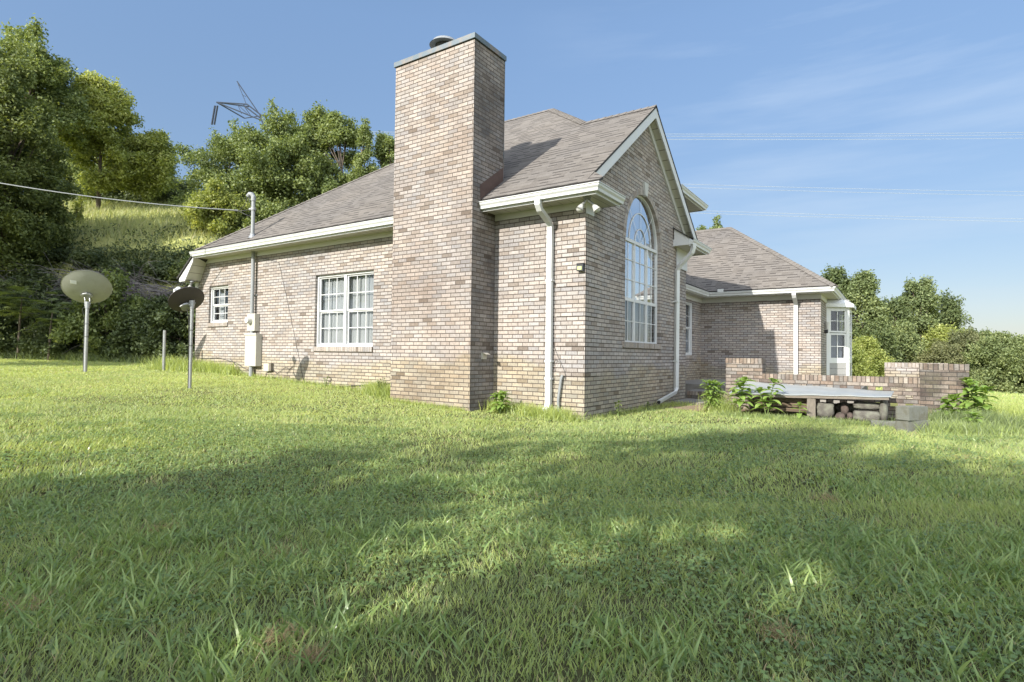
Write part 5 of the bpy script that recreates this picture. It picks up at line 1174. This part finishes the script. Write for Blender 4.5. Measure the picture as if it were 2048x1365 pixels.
# ------------------------------------------------------------------ GRASS
def pn(x, y, s, seed=0):
    r = np.random.default_rng(seed); v = 0
    for k in range(5):
        a = r.random()*6.28; f = s*(1+k*.7); v = v+np.sin(x*math.cos(a)*f+y*math.sin(a)*f+r.random()*6.28)*np.sin(x*math.sin(a+1)*f*.8-y*math.cos(a+1)*f*.8+r.random()*6.28)
    return v/5
def blades(P, L, Wd, lean_dir, lean, rng, seg=3):
    """P base (n,3); tapering bent blades of 'seg' quads"""
    n = len(P); a = rng.random(n)*2*math.pi; side = np.stack([np.cos(a), np.sin(a), np.zeros(n)], 1)
    d = np.stack([np.cos(lean_dir), np.sin(lean_dir), np.zeros(n)], 1); V = np.empty((n, (seg+1)*2, 3))
    for k in range(seg+1):
        f = k/seg; w = Wd*(1-f**1.6)*.5+Wd*.04; out = L*lean*f**1.7; up = L*np.sqrt(np.maximum(.05, 1-(lean*.85)**2))*f-L*np.maximum(0, lean-.75)*f*f*.8
        c = P+d*out[:, None]+np.array([0, 0, 1])*up[:, None]
        V[:, 2*k] = c-side*w[:, None]; V[:, 2*k+1] = c+side*w[:, None]
    base = np.arange(n)[:, None]*(seg+1)*2; Fq = []
    for k in range(seg): Fq.append(np.concatenate([base+2*k, base+2*k+1, base+2*k+3, base+2*k+2], 1))
    return V.reshape(-1, 3), np.concatenate(Fq, 0)
def inside_any(x, y, boxes):
    m = np.zeros(len(x), bool)
    for a, b, c, d in boxes: m |= (x > a) & (x < b) & (y > c) & (y < d)
    return m
BLOCK = [(-11.6, 0.02, 0.02, 9.0), (-3.55, -1.74, -.64, .1), (-.95, 2.3, 9.7, 16), (-.9, 1.9, 5.2, 9.8), (.03, 1.30, 4.05, 5.3), (1.2, 4.9, 3.75, 9.8), (1.23, 4.4, 2.8, 3.7), (-.4, .02, 4, 9.8), (4.0, 4.45, 1.8, 2.1)]
def sector(n, d0, d1, rng, half=.90):
    D = np.sqrt(rng.random(n)*(d1*d1-d0*d0)+d0*d0); t = rng.uniform(-half, half, n)
    x = CAM[0]+D*(FW[0]+t*RT[0]); y = CAM[1]+D*(FW[1]+t*RT[1]); return x, y, D, t
GV = []; GF = []; GR = []; off_ = 0
def add(V, Fq, r):
    global off_
    GV.append(V); GF.append(Fq+off_); GR.append(r); off_ += len(V)
rng = np.random.default_rng(3)
def lawn_band(n, d0, d1, L, Wd, seg, clump=.5, half=1.0):
    x, y, D, t = sector(n, d0, d1, rng, half); m = ~inside_any(x, y, BLOCK)
    s = D-17.0; m &= ~((s > .3) & (x < -12.9) & (t < 0)); soil = ((x-.9)/.75)**2+((y-3.35)/.55)**2 < 1; m &= ~(soil & (rng.random(n) < .93))
    m &= rng.random(n) < (.62+.5*pn(x, y, 1.1, 5))
    x, y, D = x[m], y[m], D[m]; k = len(x)
    pz = pn(x, y, 2.2, 1); pw_ = pn(x, y, .7, 2)
    l = L*(.45+.75*rng.random(k)**1.5)*(1+.45*pz)*(1+.25*pw_); ld = rng.random(k)*6.28*.6+pn(x, y, .9, 3)*3; le = np.clip((.60 if d0 > 8 else .45)+.35*rng.random(k)+.15*pz, .1, .97)
    V, Fq = blades(np.stack([x, y, hgt(x, y)+.004], 1), l, Wd*(.6+.8*rng.random(k)), ld, le, rng, seg)
    r = np.clip(.46+(.14 if d0 > 8 else .05 if d0 > 3.9 else 0)+.26*pn(x, y, .8, 4)+.20*rng.normal(size=k)+.08*pz, 0, .94); dead = rng.random(k) < .035; r[dead] = 1.0
    add(V, Fq, np.repeat(r, (seg+1)*2))
lawn_band(150000, 1.2, 4.2, .055, .0046, 3)
lawn_band(260000, 4.0, 8.5, .055, .0065, 2)
lawn_band(300000, 8.3, 12.6, .044, .0085, 2); lawn_band(270000, 12.4, 17.5, .042, .0125, 2)
lawn_band(90000, 16.5, 34, .10, .03, 1)
# the same lawn carried on beyond the edges of the view
n = 330000; x = rng.uniform(-15, 17, n); y = rng.uniform(-15, 8, n); dx_, dy_ = x-CAM[0], y-CAM[1]; D = dx_*FW[0]+dy_*FW[1]; t = (dx_*RT[0]+dy_*RT[1])/np.maximum(D, .01)
m = ((D < 1.2) | (np.abs(t) > .97)) & ~inside_any(x, y, BLOCK) & (np.hypot(dx_, dy_) > .5); x, y = x[m], y[m]; k = len(x)
V, Fq = blades(np.stack([x, y, hgt(x, y)], 1), .055*(.5+.8*rng.random(k)), np.full(k, .011), rng.random(k)*6.28, np.clip(.5+.4*rng.random(k), 0, .97), rng, 2); add(V, Fq, np.repeat(np.clip(.5+.26*pn(x, y, .8, 4)+.2*rng.normal(size=k), 0, .94), 6))
gx = np.concatenate(GV); arr = arr_mesh('lawn_grass', gx, np.concatenate(GF), M['grass'], np.concatenate(GR)); tag(arr, kind='stuff')
# coarse wide-bladed clumps and small broad leaves in the near lawn
GV, GF, GR, off_ = [], [], [], 0
def clumps(n, d0, d1, per, L, Wd, half=.95, spread=.06):
    x, y, D, t = sector(n, d0, d1, rng, half); m = ~inside_any(x, y, BLOCK) & (rng.random(n) < np.clip(.05+3.2*(pn(x, y, 1.0, 9)+.10), .03, 1)); m &= ~((D > 17) & (x < -12.9)); x, y = x[m], y[m]
    x = np.repeat(x, per)+rng.normal(size=len(x)*per)*spread; y = np.repeat(y, per)+rng.normal(size=len(y)*per)*spread; k = len(x)
    ld = rng.random(k)*6.28; V, Fq = blades(np.stack([x, y, hgt(x, y)], 1), L*(.5+.8*rng.random(k)), Wd*(.6+.7*rng.random(k)), ld, np.clip(.5+.5*rng.random(k), 0, .98), rng, 4)
    r = np.clip(np.repeat(rng.random(k//per), per)*.6+.4*rng.random(k), 0, .93)*.85; add(V, Fq, np.repeat(r, 10))
clumps(420, 1.3, 3.6, 11, .125, .013); clumps(2300, 1.3, 5, 12, .088, .0115); clumps(1300, 4.5, 10, 9, .075, .010); clumps(500, 9, 17, 7, .08, .012)
tag(arr_mesh('coarse_grass', np.concatenate(GV), np.concatenate(GF), M['weed'], np.concatenate(GR)), kind='stuff')
# clover and plantain leaves: low rounded quads
x, y, D, t = sector(110000, 1.2, 7.5, rng, .98); m = (pn(x, y, 1.0, 21) > -.02) & ~inside_any(x, y, BLOCK); x, y = x[m], y[m]; k = len(x)
P = np.stack([x, y, hgt(x, y)+.012+.03*rng.random(k)], 1); nr = unit(k, rng)*.45+np.array([0, 0, 1.0]); nr /= np.linalg.norm(nr, axis=1, keepdims=True)
V, Fq = leaf_quads(P, nr, .024, rng, .85); tag(arr_mesh('clover_leaves', V, Fq, M['weed'], np.repeat(rng.random(k)*.45, 4)), kind='stuff')
x, y, D, t = sector(2600, 1.3, 9, rng, .98); m = (pn(x, y, .8, 33) > -.12) & ~inside_any(x, y, BLOCK); x, y = np.repeat(x[m], 8), np.repeat(y[m], 8); k = len(x)
a = rng.random(k)*6.28; L_ = .07*rng.uniform(.5, 1.15, k); el = rng.uniform(.05, .6, k); d3 = np.stack([np.cos(a)*np.cos(el), np.sin(a)*np.cos(el), np.sin(el)], 1); s3 = np.stack([-np.sin(a), np.cos(a), np.zeros(k)], 1)
P0 = np.stack([x, y, hgt(x, y)+.008], 1); V = np.empty((k, 6, 3)); w3 = (L_*.17)[:, None]; mid = P0+d3*(L_*.5)[:, None]; tip = P0+d3*(L_)[:, None]-np.array([0, 0, 1])*(L_*.35)[:, None]
V[:, 0] = P0-s3*w3*.25; V[:, 1] = P0+s3*w3*.25; V[:, 2] = mid+s3*w3; V[:, 3] = mid-s3*w3; V[:, 4] = tip+s3*w3*.2; V[:, 5] = tip-s3*w3*.2
b_ = np.arange(k)[:, None]*6; Fq = np.concatenate([b_+np.array([0, 1, 2, 3]), b_+np.array([3, 2, 4, 5])], 0)
tag(arr_mesh('plantain_leaves', V.reshape(-1, 3), Fq, M['weed'], np.repeat(rng.random(k)*.8, 6)), kind='stuff')
# dead thatch patches
Vs, Fs, Rs, o_ = [], [], [], 0
for (px, py, s) in ((565, 1245, .05), (620, 1280, .03), (330, 1040, .06), (60, 1180, .07), (1560, 1250, .04), (1650, 1000, .07), (1940, 930, .12), (560, 1090, .07)):
    p = at(px, py, 'z', -.05); k = 200; xx = p[0]+rng.normal(size=k)*s; yy = p[1]+rng.normal(size=k)*s
    V, Fq = blades(np.stack([xx, yy, hgt(xx, yy)+.02], 1), .05*(.5+rng.random(k)), np.full(k, .0035), rng.random(k)*6.28, np.full(k, .95), rng, 2); Vs.append(V); Fs.append(Fq+o_); Rs.append(np.repeat(rng.random(k), 6)); o_ += len(V)
tag(arr_mesh('dead_thatch', np.concatenate(Vs), np.concatenate(Fs), M['dead'], np.concatenate(Rs)), kind='stuff')
# tall rough grass along the walls, pile and bank foot
GV, GF, GR, off_ = [], [], [], 0
def strip(n, fx, L, Wd, spread, ramp_=(.3, .9)):
    u = rng.random(n); q = np.array([fx(v) for v in u]); x = q[:, 0]+rng.normal(size=n)*spread; y = q[:, 1]-abs(rng.normal(size=n))*spread; 
    V, Fq = blades(np.stack([x, y, hgt(x, y)], 1), L*(.4+.9*rng.random(n)), np.full(n, Wd), rng.random(n)*6.28, np.clip(.25+.6*rng.random(n), 0, .95), rng, 3); add(V, Fq, np.repeat(rng.uniform(*ramp_, n), 8))
lin = lambda a, b: (lambda v: (a[0]+(b[0]-a[0])*v, a[1]+(b[1]-a[1])*v))
strip(2600, lin((-11.7, -.05), (-9.5, -.05)), .28, .012, .12); strip(1200, lin((-9.5, -.05), (-4.4, -.05)), .13, .009, .05); strip(2600, lin((-4.6, -.08), (-3.5, -.25)), .26, .010, .13); strip(900, lin((-3.6, -.70), (-1.75, -.70)), .10, .008, .04)
strip(2400, lin((-1.7, -.1), (-.1, -.1)), .20, .009, .12); strip(700, lin((.06, .1), (.06, 2.8)), .10, .008, .05); strip(500, lin((.1, 3.0), (.4, 4.0)), .12, .008, .1)
strip(500, lin((1.2, 2.9), (1.6, 2.7)), .36, .008, .12, (.35, .8)); strip(2600, lin((1.5, 2.40), (3.9, 2.25)), .10, .008, .12, (.1, .6)); strip(3800, lin((4.5, 2.9), (5.4, 3.3)), .26, .010, .24, (.0, .45)); strip(1800, lin((4.45, 1.9), (5.2, 2.4)), .18, .010, .22, (.1, .6))
strip(700, lin((5.1, 4.0), (5.9, 4.6)), .4, .010, .2, (.5, .95))
bankline = lambda v: (CAM[0]+16.9*(FW[0]+(-.92+.42*v)*RT[0]), CAM[1]+16.9*(FW[1]+(-.92+.42*v)*RT[1]))
strip(5200, bankline, .26, .016, .2, (.0, .5)); strip(900, lin((-12.2, -.3), (-11.0, -.3)), .35, .013, .3)
tag(arr_mesh('rough_grass', np.concatenate(GV), np.concatenate(GF), M['grass'], np.concatenate(GR)), kind='stuff')
# meadow and bank undergrowth
n = 120000; x, y, D, t = sector(n, 19.8, 42, rng, 1.0); m = ((D > 21.4) | (rng.random(n) < (D-19.6)/3+.5*pn(x, y, 1.0, 41))) & (t < -.25) & (x < -12); x, y, D = x[m], y[m], D[m]; k = len(x)
V, Fq = blades(np.stack([x, y, hgt(x, y)], 1), .38*(.4+.9*rng.random(k)), np.full(k, .035), rng.random(k)*6.28, np.clip(.2+.6*rng.random(k), 0, .95), rng, 2)
tag(arr_mesh('meadow_grass', V, Fq, M['meadow'], np.repeat(np.clip(.5+.3*pn(x, y, .6, 8)+.2*rng.normal(size=k), 0, 1), 6)), kind='stuff')
n = 240000; x, y, D, t = sector(n, 17.2, 25.0, rng, 1.0); kk = (D < 21) | (rng.random(n) < np.clip((23.5-D)/9+.5*pn(x, y, 1.2, 44), 0, 1)*.5); x, y, D, t = x[kk], y[kk], D[kk], t[kk]; n = len(x); m = (t < -.30) & (x < -13.1) & ((D < 17.9) | (D > 20.5) | (rng.random(n) < .12+.3*pn(x, y, 1.5, 30))); x, y, D = x[m], y[m], D[m]; k = len(x)
P = np.stack([x, y, hgt(x, y)+rng.random(k)**1.5*(.36+.28*pn(x, y, 1.3, 12))], 1); nr = unit(k, rng)+np.array([.3, -.5, .4]); nr /= np.linalg.norm(nr, axis=1, keepdims=True)
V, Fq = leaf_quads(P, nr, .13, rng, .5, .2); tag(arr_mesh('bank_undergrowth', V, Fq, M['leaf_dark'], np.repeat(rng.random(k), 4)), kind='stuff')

# ---- pokeweed and other single weeds
def leafy(name, label, cat, base, H, n_stem, leafL, leafW, seed, mat='leaf_poke', group=None, tops=10, bare=.25):
    rng = np.random.default_rng(seed); t = thing(name, label, cat, base, group); st = MB(); Vs = []; Fs = []; k = 0
    def leaf(o, a, el, L, Wd):
        nonlocal k
        d = np.array([math.cos(a)*math.cos(el), math.sin(a)*math.cos(el), math.sin(el)]); s = np.array([-math.sin(a), math.cos(a), 0.]); up = np.cross(s, d)*-1
        if up[2] < 0: up = -up
        prev = None
        for j in range(6):
            f = j/5; w = Wd*math.sin(math.pi*min(1, f*.93+.05))**.8*.5+.001; c = o+d*L*f+np.array([0, 0, -.45*L*f*f])
            cur = [c+s*w+up*w*.35, c, c-s*w+up*w*.35]
            if prev is not None:
                Vs.extend([prev[0], cur[0], cur[1], prev[1], prev[1], cur[1], cur[2], prev[2]]); Fs.extend([[k, k+1, k+2, k+3], [k+4, k+5, k+6, k+7]]); k += 8
            prev = cur
    for i in range(n_stem):
        a = rng.random()*6.28; lean = rng.uniform(.05, .35) if n_stem > 1 else .08; h = H*rng.uniform(.7, 1); top = np.array([math.cos(a)*lean*h, math.sin(a)*lean*h, h])
        st.tube([(0, 0, -.03), tuple(top*.55*np.array([.8, .8, 1])), tuple(top)], .009, 6, r2=.004, cap=False)
        m = int(h/.035)
        for j in range(m):
            f = bare+(1-bare)*j/m; leaf(top*f, j*2.4+i, rng.uniform(.1, .6), leafL*rng.uniform(.7, 1.1)*(1.1-.3*f), leafW*rng.uniform(.8, 1.1))
        for j in range(tops): leaf(top, j*2.4+i, rng.uniform(.4, 1.1), leafL*rng.uniform(.5, .9), leafW*.7)
    arr_mesh('leaves', np.array(Vs), np.array(Fs), M[mat], np.repeat(rng.random(max(1, k//8+1)), 8)[:k], t); st.build('stem', M['stem'], t)
    return t
def on(x, y): return (x, y, G(x, y))
leafy('pokeweed', 'bright green leafy weed in the corner between chimney and wall', 'weed', on(-1.30, -.42), .34, 5, .24, .07, 1, tops=10)
leafy('pokeweed', 'weed with yellow green grassy leaves beside the patio steps', 'weed', on(1.25, 2.75), .55, 8, .24, .06, 2, tops=8)
leafy('pokeweed', 'pokeweed growing up over the left corner of the white sheet', 'weed', on(1.78, 2.40), .62, 2, .30, .12, 3, tops=11, bare=.35)
leafy('pokeweed', 'tallest pokeweed, rising in front of the white sheet left of the post', 'weed', on(2.23, 2.34), .60, 2, .25, .10, 4, tops=12, bare=.3)
leafy('pokeweed', 'small pokeweed at the foot of the planks by the post', 'weed', on(2.72, 2.34), .26, 1, .18, .08, 5, tops=8)
leafy('pokeweed', 'pokeweed in front of the dark brick pier', 'weed', on(4.72, 3.0), .42, 3, .26, .11, 6, tops=8)
leafy('pokeweed', 'pokeweed right of the dark brick pier against the bright field', 'weed', on(5.12, 3.6), .66, 4, .28, .11, 7, tops=12)
leafy('pokeweed', 'low pokeweed sprawling in the rough grass right of the concrete blocks', 'weed', on(4.95, 2.35), .30, 3, .20, .07, 8, tops=6)
leafy('wall_weed', 'dark leafy weed against the foot of the gable wall', 'weed', on(.16, .95), .26, 3, .11, .045, 9, 'leaf_mid', tops=6)
leafy('wall_weed', 'small weed at the foot of the gable wall before the downspout mouth', 'weed', on(.14, 2.35), .14, 3, .09, .035, 10, 'leaf_mid', tops=4)
leafy('wall_weed', 'scrubby weed at the wall foot below the paired window', 'weed', on(-6.05, -.12), .22, 3, .09, .03, 11, 'leaf_mid', tops=4)
leafy('wall_weed', 'spreading weed patch at the wall foot left of the chimney', 'weed', on(-4.15, -.30), .34, 7, .10, .03, 12, 'leaf_mid', tops=4)
leafy('wall_weed', 'weed patch at the left house corner', 'weed', on(-11.2, -.35), .30, 6, .13, .04, 13, 'leaf_mid', tops=5)
# tall dry stalks on the meadow
def stalk(px, py0, py1, D, lb, seed):
    b = dep(px, py1, D); rng_ = np.random.default_rng(seed); t = thing('mullein_stalk', lb, 'weed', (float(b[0]), float(b[1]), G(b[0], b[1])), None); H = float(dep(px, py0, D)[2])-G(b[0], b[1]); mb = MB(); mb.tube([(0, 0, 0), (.02, 0, H)], .03, 6, r2=.02); mb.build('stem', M['stempale'], t)
    k = 260; z = rng_.random(k)*H; P = np.stack([rng_.normal(size=k)*.06, rng_.normal(size=k)*.06, z], 1); V, Fq = leaf_quads(P, unit(k, rng_), .13, rng_, .5); arr_mesh('leaves', V, Fq, M['leaf_bright'], np.repeat(rng_.random(k), 4), t)
stalk(152, 404, 452, 25, 'tall mullein stalk on the meadow, left of the pair', 1); stalk(161, 392, 452, 25, 'tallest mullein stalk on the meadow, right of the pair', 2)
# bare chips patch by the steps
mb = MB(); pts = []
for i in range(28):
    a = 2*math.pi*i/28; x_, y_ = .90+.85*math.cos(a)*(1+.1*math.sin(5*a)), 3.35+.62*math.sin(a)*(1+.12*math.sin(4*a)); pts.append((x_, y_, G(x_, y_)+.014))
mb.poly(pts); tag(mb.build('bare_soil', M['soil']), kind='structure')
